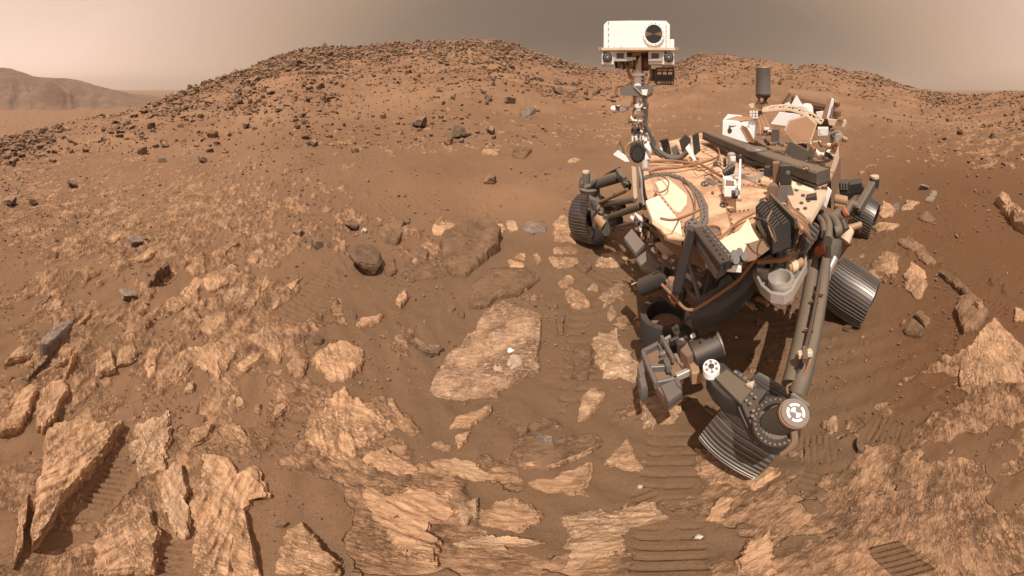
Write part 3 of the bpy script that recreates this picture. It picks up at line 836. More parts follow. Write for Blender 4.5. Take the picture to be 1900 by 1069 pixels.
def plain_mat(name, col, rough=0.6, metal=0.0, spec=0.4, dust=0.0, dustcol=(0.36, 0.215, 0.135), grime=0.0, bump=0.0, coat=0.0):
    m, nt, bs = new_mat(name)
    g = NT(nt)
    geo = g.n('ShaderNodeNewGeometry')
    pos = geo.outputs['Position']
    n1 = g.noise(pos, 9, 5, 0.65)
    n2 = g.noise(pos, 55, 4, 0.7)
    c = col
    if grime:
        c = g.mix(g.math('MULTIPLY', g.smooth(n1, 0.42, 0.72), grime), col, tuple(x * 0.45 + y * 0.3 for x, y in zip(col, dustcol)))
    r = rough
    if dust:
        nz = g.n('ShaderNodeSeparateXYZ'); g.put(nz.inputs[0], geo.outputs['Normal'])
        d = g.math('ADD', g.math('MULTIPLY', g.smooth(nz.outputs['Z'], 0.2, 1.0), dust), g.math('MULTIPLY_ADD', n2, 0.55 * dust, -0.2 * dust))
        d = g.math('ADD', d, g.math('MULTIPLY_ADD', n1, 0.6 * dust, -0.3 * dust), clamp=True)
        c = g.mix(d, c, dustcol)
        r = g.math('MULTIPLY_ADD', d, 0.9 - rough, rough, clamp=True)
    g.put(bs.inputs['Base Color'], c if not isinstance(c, tuple) else (*c, 1))
    g.put(bs.inputs['Roughness'], r)
    bs.inputs['Metallic'].default_value = metal
    bs.inputs['Specular IOR Level'].default_value = spec
    if bump:
        g.put(bs.inputs['Normal'], g.bump(n2, bump, 0.003))
    return m


M['powder'] = plain_mat('white_powder', (0.80, 0.77, 0.72), 0.95, bump=0.3)
M['cuttings'] = plain_mat('drill_cuttings', (0.42, 0.30, 0.21), 0.95, grime=0.5, bump=0.6)
M['abraded'] = plain_mat('grey_abraded_rock', (0.40, 0.305, 0.215), 0.95, grime=0.5, bump=0.5)
M['hole'] = plain_mat('drill_hole', (0.03, 0.022, 0.018), 0.95)
patch('abraded_patch', 956, 668, 0.050, M['abraded'], main, 0.045, 0.001, seed=4, sx=0.9, sy=1.2, ragged=0.6)
patch('powder_patch', 948, 648, 0.020, M['powder'], main, 0.045, 0.0012, seed=8, ragged=0.35, sy=0.8)
patch('cuttings_ring', 924, 683, 0.026, M['cuttings'], main, 0.045, 0.004, seed=12, ragged=0.3)
patch('drill_hole', 923, 680, 0.009, M['hole'], main, 0.045, 0.0045, seed=2, ragged=0.2)


# ------------------------------------------------------------------ angular boulders
def rock_mesh(name, seed, sub, mat, cuts=16, rough=0.05):
    rng = random.Random(seed)
    bm = bmesh.new()
    bmesh.ops.create_icosphere(bm, subdivisions=sub, radius=1.0)
    planes = []
    for _ in range(cuts):
        n = Vector((rng.gauss(0, 1), rng.gauss(0, 1), rng.gauss(0, 0.8))).normalized()
        planes.append((n, rng.uniform(0.36, 0.80)))
    planes.append((Vector((rng.uniform(-.3, .3), rng.uniform(-.3, .3), 1)).normalized(), rng.uniform(0.42, 0.6)))
    co = np.array([v.co[:] for v in bm.verts])
    for n, d in planes:
        k = np.maximum(co @ np.array(n) - d, 0)
        co = co - k[:, None] * np.array(n)[None]
    nn = fbm(co[:, 0] * 1.6 + co[:, 2] * 2.1 + seed, co[:, 1] * 1.6 - co[:, 2] * 1.3, 4, seed)
    ln = np.linalg.norm(co, axis=1, keepdims=True)
    co = co * (1 + rough * 2 * nn[:, None] / np.maximum(ln, 0.3))
    mx = np.abs(co[:, :2]).max()
    co = co / mx
    for v, c in zip(bm.verts, co):
        v.co = c
    me = bpy.data.meshes.new(name)
    bm.to_mesh(me)
    bm.free()
    me.materials.append(mat)
    return me


def put_rock(name, me, px, py, wpx, asp, label, cat='rock', group=None, rz=None, sink=0.25, rng=random.Random(5), depth=1.0):
    """px, py: middle of the rock's foot; wpx: its width in the photo; asp: height / width"""
    p = ground_pt(px, py)
    d = math.hypot(p.x, p.y)
    s = wpx / KX * d / 2
    o = bpy.data.objects.new(name, me)
    COL.objects.link(o)
    hgt = asp * s * 0.74
    o.scale = (s, s * depth, hgt)
    o.location = (p.x, p.y, p.z + hgt * (0.75 - sink))
    a = azi(px)
    o.rotation_euler = (rng.uniform(-0.12, 0.12), rng.uniform(-0.12, 0.12), -a + (rz if rz is not None else rng.uniform(-0.3, 0.3)))
    return tag(o, label, cat, group)


BM = [rock_mesh('boulder', 100 + i, 4, M['boulder'], 11, 0.03) for i in range(5)]
BD = [rock_mesh('brown_boulder', 140 + i, 4, M['brownslab'], 14, 0.05) for i in range(3)]
BJ = rock_mesh('jagged_boulder', 181, 4, M['darkjag'], 7, 0.10)
BW = rock_mesh('white_stone', 160, 3, M['whitestone'], 10, 0.03)
BG = rock_mesh('grey_stone', 170, 3, M['greystone'], 12, 0.04)
HERO = [(683, 502, 76, 0.95, BJ, 'dark jagged boulder at the left of the ring of rocks'),
        (676, 432, 15, 0.9, BW, 'small white stone perched beside the dark boulders'),
        (655, 425, 32, 0.8, BJ, 'dark craggy rock left of the small white stone'),
        (588, 456, 30, 0.8, BM[2], 'small dark rock above the tracks left of the boulders'),
        (551, 436, 26, 0.8, BM[3], 'dark rock at the left end of the ring of rocks'),
        (780, 236, 38, 0.9, BM[4], 'leftmost of three dark boulders standing in the sandy hollow'),
        (851, 252, 38, 0.85, BM[0], 'middle boulder of the three in the sandy hollow'),
        (911, 247, 27, 0.9, BM[1], 'rightmost of three dark boulders in the sandy hollow'),
        (912, 340, 26, 0.95, BD[0], 'pointed brown rock at the head of the sand drift'),
        (832, 268, 20, 0.8, BD[1], 'light brown rock just below the middle boulder'),
        (658, 282, 22, 0.7, BM[2], 'dark rock left of the sandy hollow'),
        (250, 452, 31, 0.75, BG, 'dark grey cube of rock on the left slope'),
        (236, 550, 36, 0.6, BG, 'pale grey block with a bright left face'),
        (589, 638, 28, 0.95, BJ, 'dark knobbly rock above the bright ridged slab'),
        (20, 380, 34, 0.85, BM[4], 'brown angular boulder at the left border'),
        (60, 378, 22, 0.8, BM[0], 'dark boulder next to the one at the left border'),
        (135, 346, 30, 0.9, BM[1], 'tall grey-brown boulder on the left slope below the boulder train'),
        (375, 300, 24, 0.7, BM[2], 'dark boulder with a flat top below the cluster on the left slope'),
        (393, 255, 28, 0.95, BD[2], 'large brown boulder highest on the left slope'),
        (455, 238, 20, 0.9, BM[3], 'dark boulder right of the highest brown boulder'),
        (583, 270, 20, 0.9, BM[4], 'upright dark stone on open sand'),
        (300, 300, 22, 0.7, BM[0], 'lowest dark boulder of the cluster on the left slope'),
        (265, 285, 24, 0.85, BD[0], 'brown boulder in the cluster on the left slope'),
        (305, 272, 20, 0.8, BM[1], 'top right boulder of the cluster on the left slope'),
        (1035, 172, 30, 0.6, BM[2], 'grey boulder nearest the mast on the hillside'),
        (945, 190, 26, 0.6, BG, 'smooth grey boulder on the hillside left of the mast'),
        (905, 185, 22, 0.7, BM[3], 'dark boulder beside the smooth grey boulder'),
        (660, 1068, 40, 1.0, BM[4], 'dark boulder cut by the bottom edge'),
        (520, 975, 26, 0.9, BD[1], 'crumbly brown rock near the bottom left'),
        (1188, 905, 16, 0.9, BW, 'white chip standing by the wheel bars in the sand'),
        (1297, 998, 26, 0.8, BW, 'pale cream stone beside the deep wheel bars'),
        (1780, 248, 17, 0.9, BD[2], 'small brown boulder on the right slope'),
        (1845, 254, 24, 0.6, BM[0], 'low brown rock near the right border'),
        (1775, 440, 10, 1.0, BM[1], 'small dark pebble standing right of the drift'),
        (1412, 600, 20, 0.6, BD[0], 'crumb of rock beside the middle wheel shadow'),
        (1572, 612, 18, 0.7, BD[1], 'small orange rock at the foot of the middle wheel'),
        (1715, 350, 20, 0.6, BG, 'grey rock on the sand right of the rear wheel'),
        (1060, 1040, 20, 0.7, BG, 'small grey rock at the bottom middle'),
        (303, 660, 16, 0.8, BD[2], 'brown stub of rock between the tan beds'),
        (270, 565, 16, 0.8, BD[0], 'small red-brown stone below the jagged fin')]
for (px, py, w, asp, me, lb) in HERO:
    put_rock('boulder', me, px, py, w, asp, lb)


def fin(label, base, hgt, thick, mat, seed):
    """upright jagged blade of layered rock along a line of pixels"""
    A, B = ground_pt(*base[0]), ground_pt(*base[1])
    dr = (B - A); L = dr.length
    dr.normalize()
    nx = Vector((-dr.y, dr.x, 0)).normalized()
    n, mlev = 26, 9
    hgt *= 0.7
    thick *= 0.8
    vs, fs = [], []
    for side in (-1, 1):
        for i in range(n + 1):
            f = i / n
            prof = hgt * (0.35 + 0.65 * f) * (0.75 + 0.9 * abs(float(fbm(f * 7, seed, 3, seed)))) * min(1, 6 * (1 - f) + 0.35) * min(1, f * 8 + 0.3)
            for k in range(mlev + 1):
                g = k / mlev
                th = thick * (1 - 0.55 * g) * (0.8 + 0.9 * float(fbm(f * 16, g * 1.5, 3, seed + 3 + side)))
                p = A + dr * (L * f + 0.03 * L * float(fbm(f * 9, g * 6, 2, seed + 9))) + nx * (side * th) + Vector((0, 0, prof * g - 0.04 * (k == 0)))
                vs.append(p)
    m = mlev + 1
    s2 = (n + 1) * m
    for i in range(n):
        for k in range(mlev):
            a = i * m + k
            fs.append((a, a + m, a + m + 1, a + 1))
            fs.append((s2 + a, s2 + a + 1, s2 + a + m + 1, s2 + a + m))
        a = i * m + mlev
        fs.append((a, a + m, s2 + a + m, s2 + a))
    for k in range(mlev):
        fs.append((k, k + 1, s2 + k + 1, s2 + k))
        a = n * m + k
        fs.append((a, s2 + a, s2 + a + 1, a + 1))
    o = mesh_obj('rock_fin', vs, fs, M[mat], None, False)
    return tag(o, label, 'rock')


fin('jagged dark fin of rock standing on edge on the left slope', ((272, 540), (316, 508)), 0.17, 0.03, 'brownslab', 3)
fin('dark blade of rock leaning out of the ground at far left', ((45, 712), (92, 672)), 0.10, 0.03, 'boulder', 7)
fin('low jagged fin in front of the slate-grey slab', ((118, 710), (142, 665)), 0.12, 0.02, 'slab', 11)
fin('thin dark sliver standing up in the middle sand', ((648, 572), (660, 594)), 0.07, 0.012, 'brownslab', 15)
fin('leaning tan blade beside the white-flecked slab', ((722, 740), (748, 786)), 0.04, 0.022, 'slab', 19)


# ------------------------------------------------------------------ rocks strewn over the hill
rng = random.Random(11)
RM = [rock_mesh('hill_rock', 200 + i, 2, M['farrock'], 8, 0.05) for i in range(12)]
cand = []
nprng = np.random.RandomState(3)


def scatter(n, fx, fy, smin, smax, dens):
    """throws n rocks on the land between two pixel columns, keeping those that the clumping lets stay"""
    k = 0
    while k < n:
        px = nprng.uniform(*fx); a = azi(px)
        _, D = ridge_at(a)
        u = nprng.uniform(0, 1)
        lo, hi = fy(px), D * 1.03
        r = math.exp(math.log(lo) + (math.log(hi) - math.log(lo)) * (u ** dens))
        x, y = r * math.sin(a), r * math.cos(a)
        cl = float(fbm(x / (1.5 + 0.12 * r), y / (1.5 + 0.12 * r), 3, 101)) + 0.25 * float(fbm(a * 9, math.log(r) * 5, 3, 103))
        if cl + nprng.uniform(-0.35, 0.35) < -0.02:
            continue
        pxs = smin + (smax - smin) * nprng.uniform(0, 1) ** 3.2      # its width as the photo shows rocks at that place
        s = min(pxs / KX * r / 2, 0.75)
        cand.append((s, r, x, y, a, pxs))
        k += 1


scatter(2300, (-20, 620), lambda p: 7.0, 3.0, 19, 0.62)
scatter(2300, (380, 1080), lambda p: 12.0, 2.5, 13, 0.5)
scatter(900, (560, 1180), lambda p: 7.0, 3, 14, 1.3)
scatter(1300, (1080, 1760), lambda p: 17.0, 2.5, 9, 0.5)
scatter(700, (1600, 1930), lambda p: 5.5, 3, 11, 1.2)
scatter(1300, (-20, 600), lambda p: 3.1, 2.5, 8, 1.6)
scatter(1500, (520, 1060), lambda p: 25.0, 2.5, 12, 0.45)
for fx, lo, n in (((300, 1100), 16.0, 2600), ((-20, 700), 8.0, 1500), ((1050, 1800), 20.0, 1500), ((540, 960), 9.0, 900), ((1620, 1930), 7.0, 500)):
    for _ in range(n):
        a = azi(nprng.uniform(*fx)); _, D = ridge_at(a)
        r = math.exp(math.log(lo) + (math.log(D * 1.02) - math.log(lo)) * nprng.uniform(0, 1) ** 0.55)
        pxs = 1.8 + 4.2 * nprng.uniform(0, 1) ** 2
        cand.append((min(pxs / KX * r / 2, .4), r, r * math.sin(a), r * math.cos(a), a, pxs))
cand.sort(key=lambda c: -c[0] / c[1])
ZN = {0: ('by the left border', 'on the left slope'), 1: ('on the left slope', 'on the left slope'), 2: ('under the left shoulder of the hill', 'on the left slope'),
      3: ('below the hill top', 'on the face of the hill'), 4: ('on the hill right of its top', 'on the face of the hill'), 5: ('on the slope behind the mast', 'on the face of the hill'),
      6: ('on the hill behind the rover', 'behind the rover'), 7: ('on the slope right of the rover', 'on the right slope')}
BANDS = ('high up', 'halfway up', 'low down')
KINDS_ = ('dark grey', 'grey-brown', 'dark brown')
ORD = ('largest', 'second largest', 'third largest', 'fourth largest')
seen = {}
land_z = land(np.array([c[2] for c in cand]), np.array([c[3] for c in cand]))
stuffv, stufff = [], []
ico0 = rock_mesh('tmp_rock', 300, 1, M['farrock'], 7, 0.08)
bm = bmesh.new(); bmesh.ops.create_icosphere(bm, subdivisions=1, radius=1.0)
I1v = np.array([v.co[:] for v in bm.verts]); I1f = [tuple(v.index for v in f.verts) for f in bm.faces]
bm.free()
SV = []
for i in range(14):
    co = I1v.copy()
    for _ in range(9):
        n = nprng.normal(size=3); n /= np.linalg.norm(n)
        d = nprng.uniform(0.32, 0.75)
        co = co - np.maximum(co @ n - d, 0)[:, None] * n[None]
    SV.append(co / np.abs(co[:, :2]).max())
bm = bmesh.new(); bmesh.ops.create_cube(bm, size=1.5); bmesh.ops.triangulate(bm, faces=bm.faces)
bm.verts.ensure_lookup_table()
I0v = np.array([v.co[:] for v in bm.verts]); I0f = np.array([[v.index for v in f.verts] for f in bm.faces]); bm.free()
SV0 = []
for i in range(14):
    co = I0v * nprng.uniform(0.45, 1.2, size=I0v.shape)
    SV0.append(co / np.abs(co[:, :2]).max())
ind = 0
vb = 0
cs_, fs_ = [], []
for (s, r, x, y, a, pxs), z in zip(cand, land_z):
    asp = nprng.uniform(0.35, 0.8)
    rz = nprng.uniform(0, 6.28)
    px = HX + KX * a
    rt = (nprng.uniform(-0.25, 0.25), nprng.uniform(-0.25, 0.25), rz)
    loc = (x, y, z + s * asp * 0.4)
    if ind < 255:
        o = bpy.data.objects.new('hill_rock', RM[ind % 12])
        COL.objects.link(o)
        o.location = loc; o.rotation_euler = rt; o.scale = (s, s * nprng.uniform(0.65, 1), s * asp)
        zn = int(np.searchsorted([130, 270, 430, 760, 1000, 1290, 1560], px))
        py = HY + KY * math.atan((EYE - z) / r)
        bd = 0 if py < 150 else (1 if py < 260 else 2)
        kx = seen.get((zn, bd), 0); seen[(zn, bd)] = kx + 1
        if kx < 4:
            lb = f'{ORD[kx]} dark angular rock {BANDS[bd]} {ZN[zn][0]}'
        else:
            lb = f'smaller dark angular rock {BANDS[bd]} {ZN[zn][0]}'
        tag(o, lb, 'rock', f'rocks {BANDS[bd]} {ZN[zn][0]}')
        ind += 1
        continue
    co = (SV0 if pxs < 4.5 else SV)[int(nprng.randint(14))] * np.array([s, s * 0.85, s * asp])
    Rm = np.array(Matrix.Rotation(rz, 3, 'Z') @ Matrix.Rotation(rt[0], 3, 'X'))
    cs_.append(co @ Rm.T + np.array(loc))
    fs_.append((I0f if pxs < 4.5 else np.array(I1f)) + vb)
    vb += len(co)
bpy.data.meshes.remove(ico0)
o = np_mesh('small_rocks', np.concatenate(cs_), np.concatenate(fs_), M['farrock'], False)
tag(o, 'countless smaller rocks littering the hillside and slopes', kind='stuff')

# pebbles and crumbs between the slabs
cs_, fs_, vb = [], [], 0
pts_ = []
while len(pts_) < 11000:
    px, py = nprng.uniform(-10, 1910), 330 + 740 * nprng.uniform(0, 1)
    p = at_z(px, py)
    cl = float(fbm(p.x / 0.35, p.y / 0.35, 3, 131))
    if cl + nprng.uniform(-0.3, 0.3) < 0.05:
        continue
    pts_.append((p.x, p.y, (1.1 + 7.5 * nprng.uniform(0, 1) ** 8) / KX * math.hypot(p.x, p.y) / 2))
zz = land(np.array([p[0] for p in pts_]), np.array([p[1] for p in pts_]))
for (x, y, s), z in zip(pts_, zz):
    big = s * KX * 2 / math.hypot(x, y) > 4
    co = (SV if big else SV0)[int(nprng.randint(14))] * np.array([s, s * nprng.uniform(0.6, 1), s * nprng.uniform(0.5, 0.9)])
    rz = nprng.uniform(0, 6.28)
    c, sn = math.cos(rz), math.sin(rz)
    co = co @ np.array([[c, -sn, 0], [sn, c, 0], [0, 0, 1]]).T + np.array([x, y, z + 0.2 * s + 0.004])
    cs_.append(co); fs_.append((np.array(I1f) if big else I0f) + vb); vb += len(co)
M['pebble'] = rock_material('pebble', (0.20, 0.12, 0.08), (0.46, 0.28, 0.18), (0.34, 0.19, 0.115), 0.1, 0.4, 1.0, dustamt=0.3)
o = np_mesh('pebbles', np.concatenate(cs_), np.concatenate(fs_), M['pebble'], False)
tag(o, 'pebbles and crumbs scattered over the sand', kind='stuff')

# ------------------------------------------------------------------ the rover
M['white'] = plain_mat('white_paint', (0.78, 0.77, 0.76), 0.5, dust=0.45, dustcol=(0.52, 0.34, 0.22), grime=0.12)
M['cleanwhite'] = plain_mat('clean_white_paint', (0.82, 0.83, 0.84), 0.45, grime=0.05)
M['cream'] = plain_mat('dusty_cream_paint', (0.66, 0.54, 0.41), 0.6, dust=0.5, dustcol=(0.46, 0.28, 0.175), grime=0.35)
M['deck'] = plain_mat('dust_covered_deck', (0.80, 0.64, 0.46), 0.65, dust=0.0, grime=0.0)
M['dark'] = plain_mat('dark_grey_anodised', (0.042, 0.042, 0.045), 0.42, 0.3, dust=0.34, dustcol=(0.17, 0.11, 0.072), grime=0.3)
M['black'] = plain_mat('black_fabric', (0.030, 0.028, 0.027), 0.8, dust=0.35, dustcol=(0.17, 0.11, 0.075))
M['grey'] = plain_mat('grey_metal', (0.19, 0.185, 0.18), 0.42, 0.45, dust=0.4, dustcol=(0.27, 0.18, 0.125), grime=0.3)
M['paleg'] = plain_mat('pale_machined_metal', (0.48, 0.45, 0.42), 0.4, 0.45, dust=0.25, dustcol=(0.42, 0.29, 0.2), grime=0.2)
M['olive'] = plain_mat('dusty_grey_tube', (0.082, 0.077, 0.066), 0.55, 0.1, dust=0.55, dustcol=(0.22, 0.155, 0.105), grime=0.4)
M['brown'] = plain_mat('brown_dust_cover', (0.17, 0.105, 0.068), 0.8, dust=0.5, dustcol=(0.27, 0.165, 0.105))
M['copper'] = plain_mat('copper_cable', (0.27, 0.125, 0.055), 0.6, 0.1, dust=0.45, dustcol=(0.33, 0.2, 0.12), grime=0.4)
M['orange'] = plain_mat('orange_band', (0.42, 0.13, 0.055), 0.6, dust=0.3)
M['tan'] = plain_mat('tan_foil', (0.36, 0.215, 0.125), 0.5, 0.1, dust=0.4, grime=0.4)
M['brass'] = plain_mat('brass_bolt', (0.15, 0.115, 0.085), 0.55, 0.2)
M['pale_deck'] = plain_mat('swept_deck_paint', (0.84, 0.68, 0.50), 0.6, grime=0.25)
M['steel'] = plain_mat('bright_steel', (0.55, 0.55, 0.56), 0.25, 0.9, grime=0.2)
M['glass'] = plain_mat('dark_lens_glass', (0.012, 0.012, 0.014), 0.08, 0, 0.6)
M['wheel'] = plain_mat('worn_wheel_metal', (0.115, 0.105, 0.10), 0.34, 0.75, dust=0.10, dustcol=(0.20, 0.13, 0.09), grime=0.35)
M['grouser'] = plain_mat('grouser_edge_metal', (0.22, 0.20, 0.18), 0.5, 0.7, grime=0.5)
M['peach'] = plain_mat('dusty_peach_plate', (0.47, 0.285, 0.185), 0.7, grime=0.15)
M['mark'] = plain_mat('marking_black', (0.06, 0.045, 0.04), 0.7)


def deck_material():
    """white deck under a thin uneven coat of orange dust, cleaner where the wind has swept it"""
    m, nt, bs = new_mat('dusted_deck_paint')
    g = NT(nt)
    pos = g.n('ShaderNodeNewGeometry').outputs['Position']
    a = g.noise(pos, 3.2, 5, 0.6, 0.6)
    b = g.noise(pos, 16, 5, 0.65)
    c = g.noise(pos, 90, 3, 0.7)
    f = g.smooth(g.math('ADD', a, g.math('MULTIPLY_ADD', b, 0.35, -0.17)), 0.38, 0.62)
    col = g.mix(f, (0.68, 0.435, 0.270), (0.40, 0.232, 0.140))
    col = g.mix(g.math('MULTIPLY', g.smooth(b, 0.55, 0.75), 0.5), col, (0.36, 0.215, 0.14))
    col = g.mix(g.math('MULTIPLY', g.smooth(c, 0.6, 0.8), 0.25), col, (0.28, 0.17, 0.115))
    g.put(bs.inputs['Base Color'], col)
    bs.inputs['Roughness'].default_value = 0.75
    g.put(bs.inputs['Normal'], g.bump(b, 0.15, 0.004))
    return m


M['deck'] = deck_material()

rover = bpy.data.objects.new('rover', None)
COL.objects.link(rover)
rover.location = (1.5, 1.8, 0)
tag(rover, 'six-wheeled robotic rover with a white camera head on its mast and a dusty tan deck', 'rover')
ROOT_INV = Matrix.Translation((-1.5, -1.8, 0))


class MB:
    """collects solids, then links them as one mesh object"""

    def __init__(s):
        s.v, s.f = [], []

    def add(s, vs, fs):
        b = len(s.v)
        s.v += [Vector(v) for v in vs]
        s.f += [tuple(i + b for i in f) for f in fs]
        return s

    def loft(s, rings, cap0=True, cap1=True, closed=True):
        n = len(rings[0])
        vs = [p for r in rings for p in r]
        fs = []
        for k in range(len(rings) - 1):
            for i in range(n if closed else n - 1):
                j = (i + 1) % n
                fs.append((k * n + i, k * n + j, (k + 1) * n + j, (k + 1) * n + i))
        if cap0: fs.append(tuple(range(n - 1, -1, -1)))
        if cap1: fs.append(tuple((len(rings) - 1) * n + i for i in range(n)))
        return s.add(vs, fs)

    def prism(s, pts, ext, ch=0.0):
        """polygon of world points pushed along ext, the front edge chamfered by ch"""
        pts = [Vector(p) for p in pts]
        ext = Vector(ext)
        if ch > 0:
            c = sum(pts, Vector()) / len(pts)
            L = max((p - c).length for p in pts)
            e = ext.length
            k, q = min(ch / L, 0.4), min(ch / e, 0.45)
            r0 = [p + (c - p) * k for p in pts]
            return s.loft([r0, [p + ext * q for p in pts], [p + ext * (1 - q) for p in pts], [p + ext + (c - p) * k for p in pts]])
        return s.loft([pts, [p + ext for p in pts]])

    def bar(s, a, b, w, h, up=(0, 0, 1), ch=0.15):
        """square-section bar from a to b, w wide and h high"""
        a, b = Vector(a), Vector(b)
        d = (b - a).normalized()
        up = Vector(up)
        if abs(d.dot(up.normalized())) > 0.97: up = Vector((0.3, 1, 0.1))
        x = d.cross(up).normalized()
        y = x.cross(d).normalized()
        c = min(w, h) * ch
        sec = [(w / 2 - c, -h / 2), (w / 2, -h / 2 + c), (w / 2, h / 2 - c), (w / 2 - c, h / 2), (-w / 2 + c, h / 2), (-w / 2, h / 2 - c), (-w / 2, -h / 2 + c), (-w / 2 + c, -h / 2)]
        return s.loft([[p + x * u + y * v for u, v in sec] for p in (a, b)])

    def cyl(s, a, b, r0, r1=None, n=20, cap=True):
        r1 = r0 if r1 is None else r1
        a, b = Vector(a), Vector(b)
        d = (b - a).normalized()
        x = d.cross(Vector((0, 0, 1)) if abs(d.z) < 0.95 else Vector((0, 1, 0))).normalized()
        y = d.cross(x)
        R = lambda c, r: [c + (x * math.cos(2 * PI * i / n) + y * math.sin(2 * PI * i / n)) * r for i in range(n)]
        e = min(r0, r1, (b - a).length) * 0.08
        return s.loft([R(a, r0 - e), R(a + d * e, r0), R(b - d * e, r1), R(b, r1 - e)], cap, cap)

    def lathe(s, a, axis, prof, n=28, cap0=True, cap1=True):
        a, d = Vector(a), Vector(axis).normalized()
        x = d.cross(Vector((0, 0, 1)) if abs(d.z) < 0.95 else Vector((0, 1, 0))).normalized()
        y = d.cross(x)
        return s.loft([[a + d * t + (x * math.cos(2 * PI * i / n) + y * math.sin(2 * PI * i / n)) * r for i in range(n)] for t, r in prof], cap0, cap1)

    def tube(s, pts, r, n=8, sub=5):
        """round cable through points, smoothed"""
        P = [Vector(p) for p in pts]
        Q = []
        for i in range(len(P) - 1):
            p0, p1, p2, p3 = P[max(i - 1, 0)], P[i], P[i + 1], P[min(i + 2, len(P) - 1)]
            for k in range(sub):
                t = k / sub
                Q.append(0.5 * ((2 * p1) + (p2 - p0) * t + (2 * p0 - 5 * p1 + 4 * p2 - p3) * t * t + (3 * p1 - p0 - 3 * p2 + p3) * t ** 3))
        Q.append(P[-1])
        x = None
        rings = []
        for i, q in enumerate(Q):
            d = (Q[min(i + 1, len(Q) - 1)] - Q[max(i - 1, 0)])
            d = d.normalized() if d.length > 1e-9 else Vector((0, 0, 1))
            if x is None:
                x = d.cross(Vector((0, 0, 1)) if abs(d.z) < 0.9 else Vector((1, 0, 0))).normalized()
            else:
                x = (x - d * x.dot(d)).normalized()
            y = d.cross(x)
            rings.append([q + (x * math.cos(2 * PI * k / n) + y * math.sin(2 * PI * k / n)) * r for k in range(n)])
        return s.loft(rings)

    def make(s, name, mat, parent=None, smooth=True, label=None):
        me = bpy.data.meshes.new(name)
        me.from_pydata([v[:] for v in s.v], [], s.f)
        me.update()
        bm = bmesh.new(); bm.from_mesh(me)
        bmesh.ops.recalc_face_normals(bm, faces=bm.faces)
        bm.to_mesh(me); bm.free()
        me.materials.append(M[mat] if isinstance(mat, str) else mat)
        for p in me.polygons: p.use_smooth = smooth
        if smooth: me.set_sharp_from_angle(angle=math.radians(35))
        o = bpy.data.objects.new(name, me)
        COL.objects.link(o)
        o.parent = rover if parent is None else parent
        o.matrix_parent_inverse = ROOT_INV if parent is None else Matrix.Identity(4)
        if label: o['label'] = label
        return o


D, Z = at_d, at_z


def away(px):
    a = azi(px)
    return Vector((math.sin(a), math.cos(a), 0))


def face(pts, d):
    return [D(x, y, d) for x, y in pts]


def pbox(x0, y0, x1, y1, d, depth, ch=0.004):
    """box whose front face fills the pixel rectangle at distance d and goes depth metres back"""
    return MB().prism(face([(x0, y0), (x1, y0), (x1, y1), (x0, y1)], d), away((x0 + x1) / 2) * depth, ch)


def ring_px(cx, cy, rx, ry, n=24, ph=0.0):
    return [(cx + rx * math.cos(2 * PI * i / n + ph), cy + ry * math.sin(2 * PI * i / n + ph)) for i in range(n)]


def pdisc(cx, cy, rx, d, depth, ry=None, n=24, ch=0.0015):
    return MB().prism(face(ring_px(cx, cy, rx, ry or rx, n), d), away(cx) * depth, ch)


def plate(pts, z, th, ch=0.0015):
    """flat plate: outline pixels at height z, th thick downwards"""
    return MB().prism([Z(x, y, z) for x, y in pts], (0, 0, -th), ch)


def annulus(mb, outer, inner, ext):
    """ring between two loops of world points, pushed along ext"""
    ext = Vector(ext)
    return mb.loft([outer, [p + ext for p in outer], [p + ext for p in inner], inner, outer], False, False)


def target_mark(cx, cy, r, z, parent, ry=None):
    """round fiducial: pale disc with dark quadrant ring"""
    ry = ry or r * 0.62
    plate(ring_px(cx, cy, r, ry, 20), z + 0.0025, 0.0024, 0).make('marker_disc', 'mark', parent)
    plate(ring_px(cx, cy, r * 0.62, ry * 0.62, 20), z + 0.004, 0.0014, 0).make('marker_ring', 'peach', parent)
    mb = MB()
    for a in (0.5, 3.6):
        pts = [(cx, cy)] + [(cx + r * 0.6 * math.cos(a + t), cy + ry * 0.6 * math.sin(a + t)) for t in np.linspace(0, 1.5, 6)]
        mb.prism([Z(x, y, z + 0.0055) for x, y in pts], (0, 0, -0.0012))
    mb.make('marker_quadrant', 'mark', parent)


rg = random.Random(21)

# ---- body and deck
DZ = 0.85
deck_px = [(1192, 303), (1198, 355), (1212, 412), (1238, 438), (1275, 442), (1302, 440), (1340, 470), (1362, 492), (1398, 470), (1425, 440), (1478, 395), (1532, 345), (1545, 322), (1430, 285), (1330, 250), (1300, 247), (1240, 262), (1205, 285)]
body_px = [(1200, 310), (1208, 360), (1226, 402), (1262, 430), (1320, 450), (1385, 445), (1418, 420), (1474, 388), (1526, 345), (1545, 322), (1430, 285), (1330, 250), (1300, 247), (1240, 262), (1205, 285)]
body = MB().prism([Z(x, y, DZ - 0.012) for x, y in body_px], (0, 0, -0.10)).make('body', 'brown')
low_px = [(1215, 320), (1222, 352), (1250, 385), (1300, 398), (1370, 396), (1410, 380), (1460, 360), (1510, 335), (1430, 285), (1330, 258), (1250, 275)]
MB().prism([Z(x, y, DZ - 0.112) for x, y in low_px], (0, 0, -0.22)).make('lower_body', 'black', body)  # set back and coloured black to give the shaded cavity under the deck
deck = plate(deck_px, DZ, 0.0115, 0.004).make('deck', 'deck')
